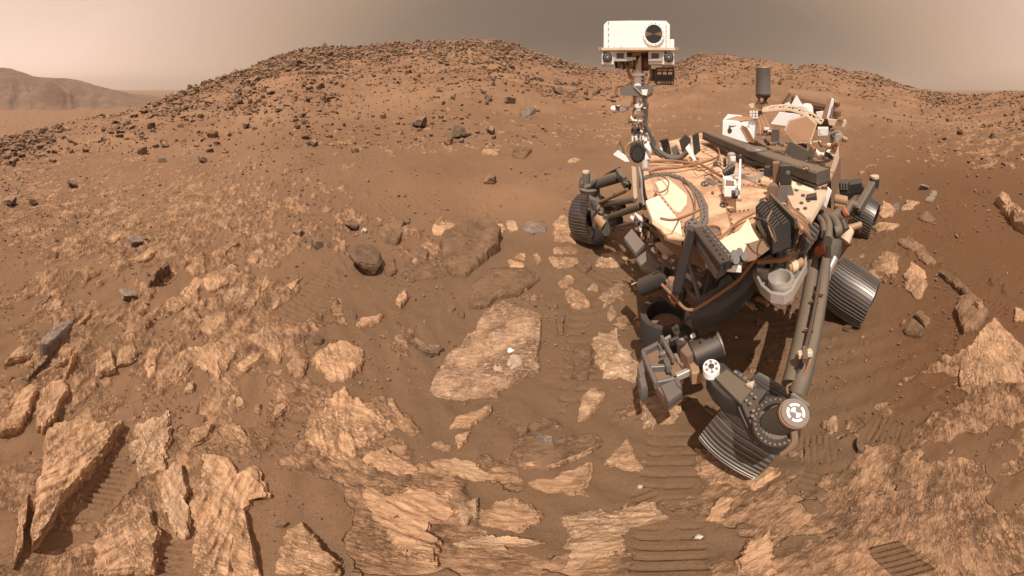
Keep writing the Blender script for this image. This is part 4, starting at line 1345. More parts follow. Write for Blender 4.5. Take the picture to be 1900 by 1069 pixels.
# ring rail let into the deck, with the bright panel inside it
arc = [(1192, 327), (1212, 321), (1236, 320), (1262, 326), (1284, 340), (1302, 358), (1314, 382), (1315, 405), (1306, 424), (1291, 438)]
out = [Z(x, y, DZ + 0.012) for x, y in arc]
ctr = Z(1238, 385, DZ)
mb = MB()
rings = []
for k, p in enumerate(out):
    inn = p + (Vector((ctr.x, ctr.y, p.z)) - p).normalized() * 0.045
    rings.append([p, p - Vector((0, 0, .012)), inn - Vector((0, 0, .012)), inn])
mb.loft(rings)
rail = mb.make('ring_rail', 'grey')
fine = []
for k in range(len(out) - 1):
    for t in (0, .33, .66): fine.append(out[k].lerp(out[k + 1], t))
for p in fine[::1]:
    c = p + (Vector((ctr.x, ctr.y, p.z)) - p).normalized() * 0.022
    MB().cyl(c, c + Vector((0, 0, 0.006)), 0.004, n=8).make('bolt', 'brass', rail)
plate([(1208, 330), (1240, 327), (1270, 345), (1293, 372), (1300, 398), (1285, 425), (1268, 438), (1250, 420), (1222, 380)], DZ + 0.004, 0.0038).make('recess_floor', 'peach')
plate([(1216, 338), (1238, 331), (1256, 345), (1275, 362), (1274, 378), (1262, 392), (1245, 388), (1230, 368)], DZ + 0.016, 0.011).make('bright_panel', 'pale_deck')
MB().prism([Z(1198, 372, .93), Z(1222, 362, .93), Z(1262, 410, .90), Z(1266, 436, .86), Z(1236, 423, .86), Z(1210, 405, .89)], (0, 0, -0.02), .003).make('sun_shade', 'pale_deck')
MB().prism([Z(1236, 424, .855), Z(1266, 437, .855), Z(1264, 452, .80), Z(1232, 440, .78)], (0, 0, -0.01)).make('shade_flap', 'cream')
strap = MB().bar(Z(1216, 352, DZ + .03), Z(1262, 412, DZ + .03), .022, .008).make('slotted_strap', 'peach')
for k in range(9):
    p = Z(1216 + 46 * (k + .5) / 9, 352 + 60 * (k + .5) / 9, DZ + .034)
    MB().cyl(p, p + Vector((0, 0, .003)), .004, n=8).make('strap_hole', 'black', strap)
# lower front tan panel and its torn edge
plate([(1320, 455), (1340, 442), (1372, 428), (1388, 405), (1398, 428), (1412, 450), (1398, 470), (1362, 490), (1335, 470)], DZ + 0.014, 0.012).make('front_panel', 'pale_deck')
plate([(1386, 452), (1408, 445), (1432, 432), (1440, 452), (1400, 482), (1372, 488)], DZ + 0.017, 0.0028).make('thermal_skirt', 'brown')
# shallow pans on the deck
for (cx, cy, rx, ry, nm) in ((1395, 315, 24, 13, 'antenna_dish'), (1322, 427, 17, 10, 'port_cover')):
    rim = [Z(x, y, DZ + .02) for x, y in ring_px(cx, cy, rx, ry, 28)]
    inn = [Z(x, y, DZ + .02) for x, y in ring_px(cx, cy - .3, rx * .87, ry * .85, 28)]
    pan = annulus(MB(), rim, inn, (0, 0, -.019)).make(nm, 'paleg' if rx > 20 else 'copper')
    plate(ring_px(cx, cy, rx * .9, ry * .88, 28), DZ + .012, .006, 0).make('dish_floor', 'peach' if rx > 20 else 'grey', pan)
for cx, cy in ((1331, 305), (1308, 341), (1343, 380), (1417, 372)):
    mk_ = plate(ring_px(cx, cy, 8.5, 5, 16), DZ + .0015, .0012, 0).make('fiducial', 'brown')
    target_mark(cx, cy, 7.5, DZ, mk_)
plate([(1306, 336), (1314, 329), (1332, 338), (1324, 344)], DZ + .004, .003).make('nameplate', 'grey')

# seams, bolts and small fittings on the deck
for pts in ([(1212, 318), (1262, 308), (1320, 312), (1366, 300)], [(1316, 318), (1336, 350), (1352, 398), (1362, 440)], [(1336, 350), (1384, 344), (1430, 352)], [(1352, 398), (1392, 392)], [(1300, 280), (1340, 300), (1384, 332), (1440, 356)]):
    for p, q in zip(pts[:-1], pts[1:]):
        MB().bar(Z(*p, DZ + .002), Z(*q, DZ + .002), .006, .005).make('deck_seam', 'tan', deck)
        for k in range(5):
            t = (k + .5) / 5
            c_ = Z(p[0] + (q[0] - p[0]) * t, p[1] + (q[1] - p[1]) * t, DZ + .003)
            MB().cyl(c_ + Vector((.014, .01, 0)), c_ + Vector((.014, .01, .004)), .005, n=8).make('deck_bolt', 'brass', deck)
for k in range(18):
    x, y = 1230 + 200 * rg.random(), 270 + 150 * rg.random()
    if (x - 1250) ** 2 / 60 ** 2 + (y - 385) ** 2 / 65 ** 2 < 1: continue
    if y > 330 + (1440 - x) * .35 and x > 1380: continue
    w = rg.uniform(3, 8)
    plate([(x, y), (x + w, y + 1.5), (x + w - 1, y + 4.5), (x - 1, y + 3)], DZ + rg.choice([.006, .012, .03]), .006 if rg.random() < .7 else .03, .001).make('deck_fitting', rg.choice(['tan', 'brown', 'grey', 'cream', 'dark', 'copper']), deck)
for k in range(12):
    x, y = 1215 + 190 * rg.random(), 272 + 60 * rg.random()
    MB().tube([Z(x, y, .86), Z(x + rg.uniform(8, 16), y + rg.uniform(-5, 5), .885), Z(x + rg.uniform(18, 36), y + rg.uniform(-10, 10), .86)], .0035).make('deck_wire', rg.choice(['copper', 'brown', 'black', 'tan']), deck)

# ---- calibration target stand
cal = MB()
cal.bar(Z(1374, 292, .97), Z(1371, 366, .92), .012, .012)
for y in (318, 330, 342, 352): cal.bar(Z(1364, y, .93), Z(1373, y + 2, .93), .006, .008)
cal.bar(Z(1345, 330, .91), Z(1373, 322, .95), .008, .01)
cal.bar(Z(1342, 326, .91), Z(1350, 352, .91), .007, .01)
calt = cal.make('calibration_target', 'cleanwhite')
plate([(1345, 331), (1365, 333), (1366, 347), (1344, 346)], .935, .04).make('target_frame', 'cleanwhite', calt)
plate([(1347, 334), (1362, 335), (1363, 344), (1346, 344)], .938, .002, 0).make('target_mirror', 'brown', calt)
MB().lathe(Z(1350, 352, .89), (0, 0, 1), [(0, .028), (.05, .028), (.05, .020), (.045, .0)], 22, True, False).make('target_cup', 'cleanwhite', calt)
MB().lathe(Z(1366, 350, .90), (0, 0, 1), [(0, .012), (.03, .012), (.03, .007)], 14).make('target_ring', 'cream', calt)
pbox(1357, 358, 1373, 370, 1.33, .04).make('target_clamp', 'dark', calt)
pbox(1364, 353, 1371, 364, 1.30, .03).make('target_clamp', 'steel', calt)
MB().lathe(Z(1357, 306, .90), (0, 0, 1), [(0, .03), (.06, .03), (.065, .022), (.07, 0)], 20).make('sensor_drum', 'paleg', calt)
MB().cyl(Z(1342, 322, .92), Z(1362, 308, .95), .016).make('sensor_barrel', 'dark', calt)
MB().cyl(Z(1354, 322, .90), Z(1358, 308, .95), .024).make('sensor_barrel', 'dark', calt)
pbox(1342, 294, 1348, 310, 1.75, .03).make('sensor_post', 'dark', calt)
pbox(1371, 288, 1377, 302, 1.8, .03).make('sensor_post', 'dark', calt)
pbox(1355, 292, 1365, 300, 1.8, .04).make('sensor_cap', 'white', calt)

# ---- black beam across the deck
bm0, bm1 = Z(1312, 249, .93), Z(1528, 328, .93)
beam = MB().bar(bm0, bm1, .115, .055, ch=.12).make('deck_beam', 'olive')
MB().bar(bm0 + Vector((0, 0, -.032)), bm1 + Vector((0, 0, -.032)), .13, .008).make('beam_flange', 'dark', beam)
for k in range(40):
    for sgn in (-1, 1):
        d_ = (bm1 - bm0); p = bm0 + d_ * ((k + .5) / 40); nx = Vector((-d_.y, d_.x, 0)).normalized() * (.047 * sgn)
        MB().cyl(p + nx + Vector((0, 0, .0275)), p + nx + Vector((0, 0, .031)), .0028, n=6).make('rivet', 'brass', beam)
MB().lathe(Z(1404, 278, .958), (0, 0, 1), [(0, .085), (.006, .085), (.006, .06), (.012, .055), (.012, 0)], 26).make('beam_hub', 'grey', beam)
target_mark(1494, 312, 7, .9585, beam)
for u in (.33, .43):
    p = bm0.lerp(bm1, u)
    MB().bar(p + Vector((.0, -.064, -.03)), p + Vector((0, -.064, .03)), .05, .012).make('beam_rib', 'olive', beam)
# deck behind the beam
MB().prism([Z(1425, 262, .86), Z(1560, 290, .86), Z(1542, 335, .84), Z(1330, 250, .86)], (0, 0, -.15)).make('rear_deck', 'brown')
MB().prism([Z(1452, 345, .88), Z(1535, 352, .88), Z(1505, 402, .88), Z(1478, 398, .88)], (0, 0, -.03), .003).make('side_panel', 'cream')
for x, y in ((1478, 352), (1490, 362), (1500, 372), (1487, 376), (1494, 386), (1480, 388)):
    plate(ring_px(x, y, 4, 2.4, 12), .8825, .002, 0).make('lightening_hole', 'black')
MB().prism([Z(1470, 322, .885), Z(1518, 336, .885), Z(1508, 356, .885), Z(1468, 348, .885)], (0, 0, -.02), .003).make('white_panel', 'pale_deck')

# ---- dark uprights on the left side
pbox(1447, 306, 1467, 370, 1.50, .045, .006).make('shelter_post', 'dark')
MB().prism(face([(1447, 345), (1438, 376), (1478, 378), (1468, 345)], 1.49), away(1458) * .03).make('post_foot', 'grey')
pdisc(1462, 321, 4, 1.498, .003).make('post_boss', 'grey')
pbox(1434, 302, 1446, 352, 1.54, .04).make('harness_stack', 'brown')
pbox(1419, 310, 1429, 328, 1.7, .04).make('harness_stack', 'black')
MB().lathe(D(1436, 360, 1.5), away(1436), [(0, .035), (.05, .038), (.07, .02)], 18).make('round_motor', 'brown')
MB().prism(face([(1496, 367), (1515, 363), (1517, 378), (1505, 402), (1492, 398)], 1.42), away(1505) * .05, .004).make('hinge_box', 'dark')
pbox(1524, 349, 1534, 362, 1.6, .03).make('hinge_box', 'dark')
MB().prism(face([(1536, 348), (1543, 356), (1533, 386), (1527, 380)], 1.55), away(1535) * .02).make('white_fin', 'cleanwhite')

# ---- stack of dark heat fins
fins = MB().bar(Z(1429, 371, .92), Z(1477, 421, .92), .012, .05).make('heat_exchanger', 'olive')
MB().bar(Z(1477, 421, .92), Z(1470, 452, .86), .012, .03).make('frame_bar', 'dark', fins)
MB().bar(Z(1404, 405, .90), Z(1432, 460, .86), .010, .03).make('frame_bar', 'dark', fins)
MB().bar(Z(1432, 460, .86), Z(1470, 452, .86), .012, .03).make('frame_bar', 'dark', fins)
for k in range(10):
    t = k / 9
    a = Z(1402 + 30 * t, 383 + 42 * t, .93)
    b = Z(1431 + 34 * t, 375 + 38 * t, .93)
    lo = Vector((0, 0, -.085 + .015 * rg.random()))
    tp_ = Vector((0, 0, .012))
    MB().prism([a + lo, b + lo, b, b + (a - b) * .12 + tp_, b + (a - b) * .42 + tp_ * .4, b + (a - b) * .62 + tp_ * 1.3, a], (b - a).cross(Vector((0, 0, 1))).normalized() * .006).make('fin', 'black', fins)
MB().tube([Z(1400, 405, .96), Z(1420, 410, .98), Z(1434, 428, .96), Z(1440, 450, .94)], .004).make('cable', 'black', fins)
MB().tube([Z(1432, 392, .97), Z(1424, 410, .97), Z(1432, 436, .97), Z(1438, 450, .95)], .003).make('cable', 'copper', fins)
for k in range(9):
    t = k / 8
    MB().tube([Z(1440 + 34 * t, 380 + 40 * t, .9), Z(1462 + 24 * t, 384 + 38 * t, .93), Z(1482 + 14 * t, 396 + 36 * t, .90), Z(1496 + 6 * t, 408 + 34 * t, .86)], .007).make('cable', ('brown', 'copper', 'tan')[k % 3], fins)
mb = MB()
for k in range(8):
    t = k / 7
    a, b = Z(1398 + 28 * t, 470 - 14 * t, .82), Z(1404 + 28 * t, 486 - 14 * t, .74)
    mb.bar(a, Z(1404 + 28 * min(1, t + .12), 486 - 14 * min(1, t + .12), .74), .006, .006)
    mb.bar(b, Z(1398 + 28 * min(1, t + .12), 470 - 14 * min(1, t + .12), .82), .006, .006)
mb.make('lattice_truss', 'dark')

# ---- mast
MD = 2.37
mast = MB().lathe(D(1188, 292, MD), (0, 0, 1), [(0, .095), (.04, .085), (.07, .072), (.30, .066), (.31, .074), (.33, .074), (.34, .062), (.43, .058)], 24).make('mast', 'white')
drum = MB()
c0 = D(1183, 283, MD - .13)
drum.lathe(c0, away(1183), [(0, .058), (.012, .066), (.10, .066), (.11, .05)], 28)
dr_ = drum.make('mast_motor', 'black', mast)
for k in range(12):
    a = 2 * PI * k / 12
    x, y = 1183 + 11.5 * math.cos(a), 283 + 11.5 * 1.25 * math.sin(a)
    pbox(x - 1.6, y - 1.8, x + 1.6, y + 1.8, MD - .139, .012, .001).make('motor_bolt', 'dark', mast)
MB().cyl(D(1198, 282, MD - .05), D(1204, 270, MD - .02), .05).make('mast_shoulder', 'white', mast)
pbox(1174, 178, 1202, 194, MD - .05, .1).make('cable_clamp', 'tan', mast)
for (x0, y0, x1, y1, mt) in ((1172, 240, 1200, 248, 'black'), (1173, 226, 1199, 231, 'tan'), (1174, 212, 1198, 215, 'copper'), (1173, 252, 1200, 262, 'white'), (1182, 205, 1190, 216, 'steel'), (1180, 228, 1192, 240, 'brass'), (1186, 210, 1192, 218, 'grey'), (1168, 200, 1178, 216, 'tan')):
    pbox(x0 - 1, y0, x1 + 1, y1, MD - .078, .05, .003).make('mast_clamp', mt, mast)
pbox(1160, 221, 1168, 230, MD, .04, .004).make('sensor_cube', 'tan', mast)
MB().bar(D(1166, 226, MD), D(1180, 228, MD), .01, .01).make('sensor_bracket', 'grey', mast)
wind = MB().lathe(D(1133, 202, MD), D(1162, 202, MD) - D(1133, 202, MD), [(0, .006), (.008, .016), (.03, .0215), (.11, .022), (.135, .018)], 18).make('wind_sensor', 'cleanwhite', mast)
pbox(1142, 197, 1150, 206, MD - .025, .012, .002).make('sensor_window', 'brown', mast)
MB().bar(D(1160, 202, MD), D(1176, 200, MD), .026, .022).make('sensor_boom', 'paleg', mast)
for (pts, r, mt) in (([(1196, 180), (1200, 205), (1198, 230), (1206, 248), (1213, 262), (1216, 280), (1230, 290)], .017, 'olive'),
                     ([(1200, 182), (1203, 210), (1201, 235), (1212, 252)], .008, 'tan'),
                     ([(1172, 188), (1170, 205), (1172, 222), (1176, 245), (1174, 262)], .006, 'copper'),
                     ([(1162, 118), (1166, 135), (1170, 150), (1160, 158), (1146, 160), (1143, 172), (1150, 179)], .011, 'copper'),
                     ([(1205, 160), (1212, 164), (1210, 174), (1200, 179)], .008, 'tan'),
                     ([(1205, 120), (1208, 140), (1203, 156), (1206, 162)], .010, 'brown'),
                     ([(1165, 118), (1169, 138), (1173, 150), (1163, 156), (1148, 158)], .007, 'copper'),
                     ([(1168, 292), (1160, 282), (1166, 268), (1178, 262)], .008, 'tan'),
                     ([(1208, 262), (1216, 275), (1240, 292), (1262, 292), (1275, 282)], .018, 'olive'),
                     ([(1150, 262), (1154, 272), (1158, 284)], .012, 'brown')):
    MB().tube([D(x, y, MD - .07) for x, y in pts], r).make('mast_cable', mt, mast)
MB().prism(face([(1150, 164), (1160, 159), (1212, 159), (1210, 172), (1200, 179), (1152, 177)], MD - .09), away(1180) * .16, .004).make('elbow_plate', 'grey', mast)
MB().prism(face([(1190, 166), (1202, 166), (1200, 177), (1192, 176)], MD - .095), away(1195) * .02).make('elbow_latch', 'white', mast)
MB().bar(D(1176, 160, MD - .1), D(1192, 176, MD - .1), .008, .008).make('elbow_strut', 'paleg', mast)
MB().lathe(D(1183, 160, MD), (0, 0, 1), [(0, .062), (.06, .062), (.06, .086), (.078, .086), (.078, .056), (.10, .05)], 24).make('neck', 'white', mast)
MB().prism(face([(1174, 136), (1190, 136), (1190, 104), (1187, 104)], MD - .05), away(1182) * .09, .003).make('neck_gusset', 'cream', mast)
for k in range(8):
    pbox(1190.5, 106 + 7 * k, 1194, 109 + 7 * k, MD - .06, .02, .001).make('cable_tie', 'black', mast)
for k in range(34):
    x, y = 1186 + rg.uniform(-17, 15), 184 + 84 * rg.random()
    mt = rg.choice(['brown', 'tan', 'copper', 'cream', 'white', 'grey', 'dark', 'brass', 'black'])
    if rg.random() < .6:
        pbox(x, y, x + rg.uniform(2, 7), y + rg.uniform(2, 6), MD - .085, .04, .002).make('mast_fitting', mt, mast)
    else:
        MB().cyl(D(x, y, MD - .08), D(x + rg.uniform(-5, 5), y + rg.uniform(2, 9), MD - .09), rg.uniform(.004, .010), n=8).make('mast_fitting', mt, mast)
# ---- camera head
head = MB().prism(face([(1120, 46), (1127, 39), (1236, 38.5), (1243, 46), (1243, 93), (1120, 93)], MD - .14), away(1183) * .30, .004).make('camera_head', 'cleanwhite')
pbox(1243, 73, 1251, 93, MD - .12, .2).make('head_side_box', 'cleanwhite', head)
pbox(1112, 88.5, 1257, 93.5, MD - .16, .34, .002).make('head_base', 'cream', head)
lens = annulus(MB(), face(ring_px(1213, 63, 20, 22, 32), MD - .165), face(ring_px(1213, 63, 16, 17.5, 32), MD - .165), away(1213) * .026).make('lens_ring', 'cleanwhite', head)
MB().prism(face([(1193, 60), (1197, 50), (1230, 50), (1234, 60), (1233, 93), (1194, 93)], MD - .150), away(1213) * .012).make('lens_housing', 'cleanwhite', head)
pdisc(1213, 63, 16.3, MD - .160, .008, 17.8, 32, .0005).make('lens_window', 'glass', head)
mb = MB()
for sg in (-1, 1):
    mb.prism(face([(1213, 63), (1213 + 15 * sg, 58), (1213 + 15 * sg, 68)], MD - .1615), away(1213) * .001)
mb.make('mirror_facet', 'brown', head)
for k in range(16):
    a = 2 * PI * (k + .5) / 16
    pdisc(1213 + 18.2 * math.cos(a), 63 + 20 * math.sin(a), .8, MD - .1665, .004, n=8, ch=0).make('bolt', 'grey', head)
for x, y in [(1196 + 0 * k, 50 + 9 * k) for k in range(5)] + [(1236, 48 + 9 * k) for k in range(5)] + [(1206, 42), (1213, 41), (1220, 42)] + [(1129, 41), (1129, 52), (1129, 63), (1129, 74), (1129, 85), (1140, 87), (1153, 87), (1166, 87), (1180, 87)]:
    pdisc(x, y, .8, MD - .1545, .014, n=8, ch=0).make('bolt', 'grey', head)
pdisc(1153.5, 63.5, 3.3, MD - .1415, .003, 3.4, 18, 0).make('dust_witness_disc', 'grey', head)
for cx, lx in ((1127, 1116.5), (1241, 1229)):
    b = pbox(lx, 94.5, lx + 22, 120, MD - .15, .2).make('camera_box', 'white', head)
    pdisc(cx, 106, 9.2, MD - .165, .016, 9.5).make('lens_barrel', 'dark', head)
    pdisc(cx, 106, 6.2, MD - .170, .006, 6.4).make('lens_barrel', 'grey', head)
    pdisc(cx, 106, 4.5, MD - .172, .003, 4.7).make('camera_lens', 'black', head)
    pdisc(cx, 106, 2.3, MD - .1735, .002, 2.4, 16, 0).make('camera_lens', 'steel', head)
    pbox(lx + 3, 96, lx + 8, 99, MD - .154, .005, .001).make('camera_bolt', 'black', head)
for x0, x1, y1 in ((1138.5, 1163, 113.5), (1203, 1228, 113.5)):
    pbox(x0, 94, x1, y1, MD - .14, .14).make('camera_hood', 'paleg', head)
    o_, i_ = face([(x0, 94), (x1, 94), (x1, y1), (x0, y1)], MD - .148), face([(x0 + 5.5, 98.5), (x1 - 5.5, 98.5), (x1 - 5.5, y1 - 4.5), (x0 + 5.5, y1 - 4.5)], MD - .148)
    annulus(MB(), o_, i_, away(x0) * .008).make('hood_frame', 'paleg', head)
    pbox(x0 + 5, 98, x1 - 5, y1 - 4, MD - .143, .004, .0005).make('camera_window', 'glass', head)
pbox(1203, 114, 1230, 119, MD - .13, .12).make('hood_base', 'white', head)
pbox(1163, 94, 1203, 104, MD - .02, .1).make('head_yoke', 'brown', head)
pbox(1172, 96, 1190, 103, MD - .06, .08).make('head_yoke', 'tan', head)
for k in range(6):
    x = 1141 + k * 6.5
    MB().cyl(D(x, 121 - (k % 2), MD - .06), D(x + 6, 120, MD - .06), .021 + .004 * (k % 3), n=14).make('harness_coupling', ('black', 'brown', 'dark')[k % 3], head)
MB().cyl(D(1180, 118, MD), D(1204, 118, MD), .045).make('tilt_axle', 'brown', head)
rack = MB().prism(face([(1217, 126), (1251, 124), (1252, 140), (1250, 158), (1216, 157), (1212, 140)], MD - .07), away(1232) * .1, .004).make('electronics_rack', 'dark', head)
pbox(1206, 128, 1217, 150, MD - .02, .08).make('rack_bracket', 'brown', head)
for (y0, n, mt, w) in ((128, 3, 'tan', 8), (134, 3, 'cream', 7), (143, 6, 'black', 3.5), (151, 6, 'tan', 3.5)):
    for k in range(n):
        x = 1220 + (30 / n) * k
        pbox(x, y0, x + w, y0 + 4.2, MD - .074, .006, .001).make('rack_slot', mt, head)
for sx in (1113, 1256):
    pdisc(sx, 91, 3.5, MD - .165, .02, 3.8).make('head_pivot', 'tan', head)

# ---- things behind the mast on the deck edge
MB().prism(face([(1138, 287), (1147, 279), (1162, 290), (1168, 300), (1160, 300)], MD - .12), away(1150) * .02).make('white_bracket', 'cleanwhite')
MB().cyl(D(1153, 285, MD - .1), D(1148, 268, MD - .05), .014).make('strut', 'brown')
for (pts, d, mt) in (([(1224, 262), (1240, 258), (1246, 285), (1238, 290), (1228, 282)], 2.6, 'dark'), ([(1260, 262), (1272, 250), (1282, 258), (1280, 286), (1268, 290)], 2.3, 'dark'),
                     ([(1279, 268), (1292, 298), (1288, 300), (1272, 276)], 2.2, 'cleanwhite'), ([(1222, 266), (1226, 266), (1232, 288), (1228, 290)], 2.55, 'cleanwhite'),
                     ([(1284, 252), (1296, 246), (1300, 280), (1288, 290)], 2.4, 'black'), ([(1245, 276), (1256, 270), (1262, 288), (1250, 292)], 2.4, 'grey')):
    MB().prism(face(pts, d), away(pts[0][0]) * .05, .004).make('deck_bracket', mt)
for pts in ([(1205, 320), (1222, 313), (1256, 311), (1290, 305), (1318, 297), (1334, 288), (1332, 276), (1318, 266)], [(1300, 305), (1320, 316), (1340, 328)], [(1204, 300), (1240, 298), (1280, 302), (1296, 300)]):
    MB().tube([Z(x, y, .88) for x, y in pts], .008).make('deck_cable', 'copper')

# ---- right corner avionics at the front (picture left)
for pts, z in (([(1158, 440), (1172, 424), (1196, 452), (1180, 470)], .62), ([(1180, 478), (1200, 464), (1226, 494), (1215, 504), (1192, 496)], .60), ([(1226, 490), (1236, 480), (1252, 496), (1240, 512)], .60)):
    MB().prism([Z(x, y, z + .0012 * (470 - y)) for x, y in pts], (0, 0, -.02), .002).make('shield_plate', 'grey')
boxes = [(1190, 352, 1202, 372), (1186, 330, 1194, 350), (1196, 306, 1206, 322), (1192, 376, 1206, 390), (1198, 340, 1210, 352)]
for k, (x0, y0, x1, y1) in enumerate(boxes):
    pbox(x0, y0, x1, y1, 2.1, .05).make('actuator_box', ('steel', 'grey', 'steel', 'tan', 'grey')[k])
MB().tube([D(1186, 312, 2.15), D(1191, 335, 2.08), D(1192, 360, 2.0), D(1196, 382, 1.95)], .016).make('bright_pipe', 'steel')
MB().cyl(D(1197, 303, 2.15), D(1198, 318, 2.1), .03).make('pipe_cap', 'paleg')
MB().prism(face([(1172, 310), (1180, 312), (1184, 365), (1176, 372)], 2.2), away(1178) * .03).make('corner_plate', 'cream')
for k in range(58):
    t = k / 57
    x = 1172 + 66 * t + rg.uniform(-12, 12)
    y = 398 + 88 * t + rg.uniform(-12, 12)
    d = 2.0 - .38 * t
    w, h = rg.uniform(3, 8), rg.uniform(3, 8)
    mt = rg.choice(['tan', 'cream', 'white', 'brown', 'grey', 'black', 'copper', 'dark'])
    if rg.random() < .5:
        pbox(x, y, x + w, y + h, d, .04, .002).make('connector', mt)
    else:
        MB().cyl(D(x, y, d), D(x + w * 1.6, y + h * .9, d - .03), .008 + .007 * rg.random(), n=12).make('connector', mt)
for k in range(7):
    x, y = 1172 + rg.uniform(0, 20), 400 + rg.uniform(-10, 30)
    MB().tube([D(x, y, 1.95), D(x + 14, y + 20 + rg.uniform(-6, 6), 1.9), D(x + 34, y + 36, 1.83), D(x + 50, y + 66, 1.72)], .004).make('harness_wire', rg.choice(['copper', 'black', 'brown']))
MB().tube([D(1248, 480, 1.6), D(1230, 497, 1.6), D(1206, 512, 1.6), D(1172, 528, 1.62)], .0035).make('hazard_rod', 'cream')
for (pts, d, mt) in (([(1215, 455), (1240, 450), (1262, 470), (1262, 510), (1235, 480)], 1.62, 'cream'), ([(1262, 455), (1272, 452), (1262, 505), (1255, 498)], 1.6, 'grey')):
    MB().prism(face(pts, d), away(1240) * .03, .003).make('front_plate', mt)
MB().tube([Z(1225, 405, .92), Z(1250, 408, .91), Z(1280, 398, .90), Z(1300, 388, .89)], .0045).make('deck_cable', 'copper')
MB().tube([Z(1268, 330, .88), Z(1284, 352, .89), Z(1290, 380, .88), Z(1284, 410, .87)], .005).make('deck_cable', 'brown')
MB().tube([Z(1222, 323, .88), Z(1240, 336, .9), Z(1236, 352, .89), Z(1214, 360, .88)], .004).make('deck_cable', 'brown')
MB().tube([Z(1318, 442, .875), Z(1336, 440, .875), Z(1352, 428, .875), Z(1372, 410, .87), Z(1400, 395, .87)], .005).make('deck_cable', 'copper')

# ---- front frame and arm shoulder
for (a, b, z0, z1, w, h, mt) in (((1284, 424), (1256, 535), .90, .70, .045, .035, 'dark'), ((1300, 428), (1352, 492), .895, .875, .06, .025, 'dark'), ((1296, 444), (1338, 508), .86, .80, .045, .03, 'grey'), ((1286, 436), (1310, 500), .84, .74, .03, .03, 'brown'),
                                ((1330, 470), (1310, 540), .76, .62, .05, .04, 'dark'), ((1255, 520), (1300, 560), .60, .56, .06, .05, 'brown'), ((1275, 470), (1300, 560), .72, .58, .02, .02, 'grey'),
                                ((1262, 500), (1310, 535), .66, .62, .02, .02, 'paleg')):
    MB().bar(Z(*a, z0), Z(*b, z1), w, h).make('front_frame', mt)
for k in range(9):
    t = k / 8
    p = Z(1308 + 50 * t, 427 + 58 * t, .912)
    MB().cyl(p, p + Vector((0, 0, .008)), .005, n=8).make('frame_bolt', 'grey')
for x, y in ((1279, 411), (1291, 411), (1279, 420), (1291, 420), (1285, 404)):
    MB().cyl(Z(x, y, .885), Z(x, y, .895), .005, n=10).make('frame_bolt', 'grey')
plate([(1270, 412), (1286, 402), (1302, 414), (1298, 432), (1278, 436)], .886, .02).make('frame_mount', 'grey')
for k in range(44):
    x, y = 1240 + 80 * rg.random(), 455 + 85 * rg.random()
    z = .58 + .06 * rg.random()
    a = rg.uniform(-.6, .9)
    MB().bar(Z(x, y, z), Z(x + 16 * math.cos(a), y + 16 * math.sin(a), z - .02), .012, .010).make('wire_bundle', rg.choice(['brown', 'tan', 'grey', 'paleg', 'dark', 'cream']))
plate([(1268, 515), (1300, 537), (1296, 548), (1266, 530)], .57, .02).make('belly_plate', 'cream')
MB().prism([Z(1240, 505, .50), Z(1320, 545, .50), Z(1380, 520, .55), Z(1340, 470, .62), Z(1262, 460, .62)], (0, 0, -.05)).make('belly_pan', 'brown')
mbx = MB()
for x, y in ((1362, 472), (1372, 468), (1382, 476), (1366, 482)):
    mbx.cyl(Z(x, y, .87), Z(x, y, .90), .012, n=12)
mbx.make('latch_posts', 'grey')
MB().bar(Z(1350, 494, .86), Z(1376, 496, .86), .03, .02).make('white_rail', 'cleanwhite')

# arm: dark link with an orange cable, from the right shoulder down to the elbow drum
arm = MB().prism([Z(1425, 448, .80), Z(1446, 462, .78), Z(1382, 542, .66), Z(1330, 582, .58), Z(1285, 592, .55), Z(1270, 580, .55), Z(1305, 545, .62), Z(1352, 500, .72)], (0, 0, -.05), .006).make('arm_link', 'dark')
MB().prism([Z(1336, 520, .69), Z(1352, 508, .71), Z(1372, 528, .68), Z(1340, 560, .62), Z(1318, 566, .60)], (0, 0, -.02), .003).make('arm_cover', 'dark', arm)
MB().tube([Z(1404, 480, .80), Z(1388, 498, .77), Z(1370, 520, .73), Z(1340, 542, .67), Z(1310, 562, .62), Z(1288, 574, .60), Z(1270, 572, .60), Z(1250, 550, .62), Z(1228, 528, .64)], .006).make('arm_cable', 'copper', arm)
MB().tube([Z(1236, 520, .64), Z(1250, 535, .62), Z(1258, 556, .60), Z(1250, 562, .6), Z(1240, 545, .61)], .006).make('arm_cable', 'copper', arm)
MB().cyl(Z(1238, 535, .60), Z(1264, 556, .58), .04).make('arm_motor', 'dark', arm)
MB().cyl(Z(1190, 533, .56), Z(1240, 512, .64), .036).make('arm_shoulder', 'black', arm)
MB().lathe(Z(1248, 530, .62), (0, 0, 1), [(0, .02), (.03, .02), (.03, .01)], 14).make('arm_knob', 'tan', arm)
# open elbow drum
dc = Z(1236, 578, .40)
elbow = MB().lathe(dc - Vector((0, 0, .20)), (0, 0, 1), [(0, .07), (.02, .125), (.19, .135), (.20, .130), (.195, .10), (.13, .095), (.125, .0)], 36, True, False).make('elbow_drum', 'black', arm)
MB().lathe(dc - Vector((0, 0, .07)), (0, 0, 1), [(0, .075), (.012, .075), (.014, .0)], 26).make('drum_floor', 'brown', arm)
for k in range(14):
    a = 2 * PI * k / 14
    p = dc + Vector((math.cos(a) * .118, math.sin(a) * .118, -.003))
    MB().bar(p, p + Vector((math.cos(a) * .016, math.sin(a) * .016, .0)), .012, .008).make('drum_lug', 'dark', arm)

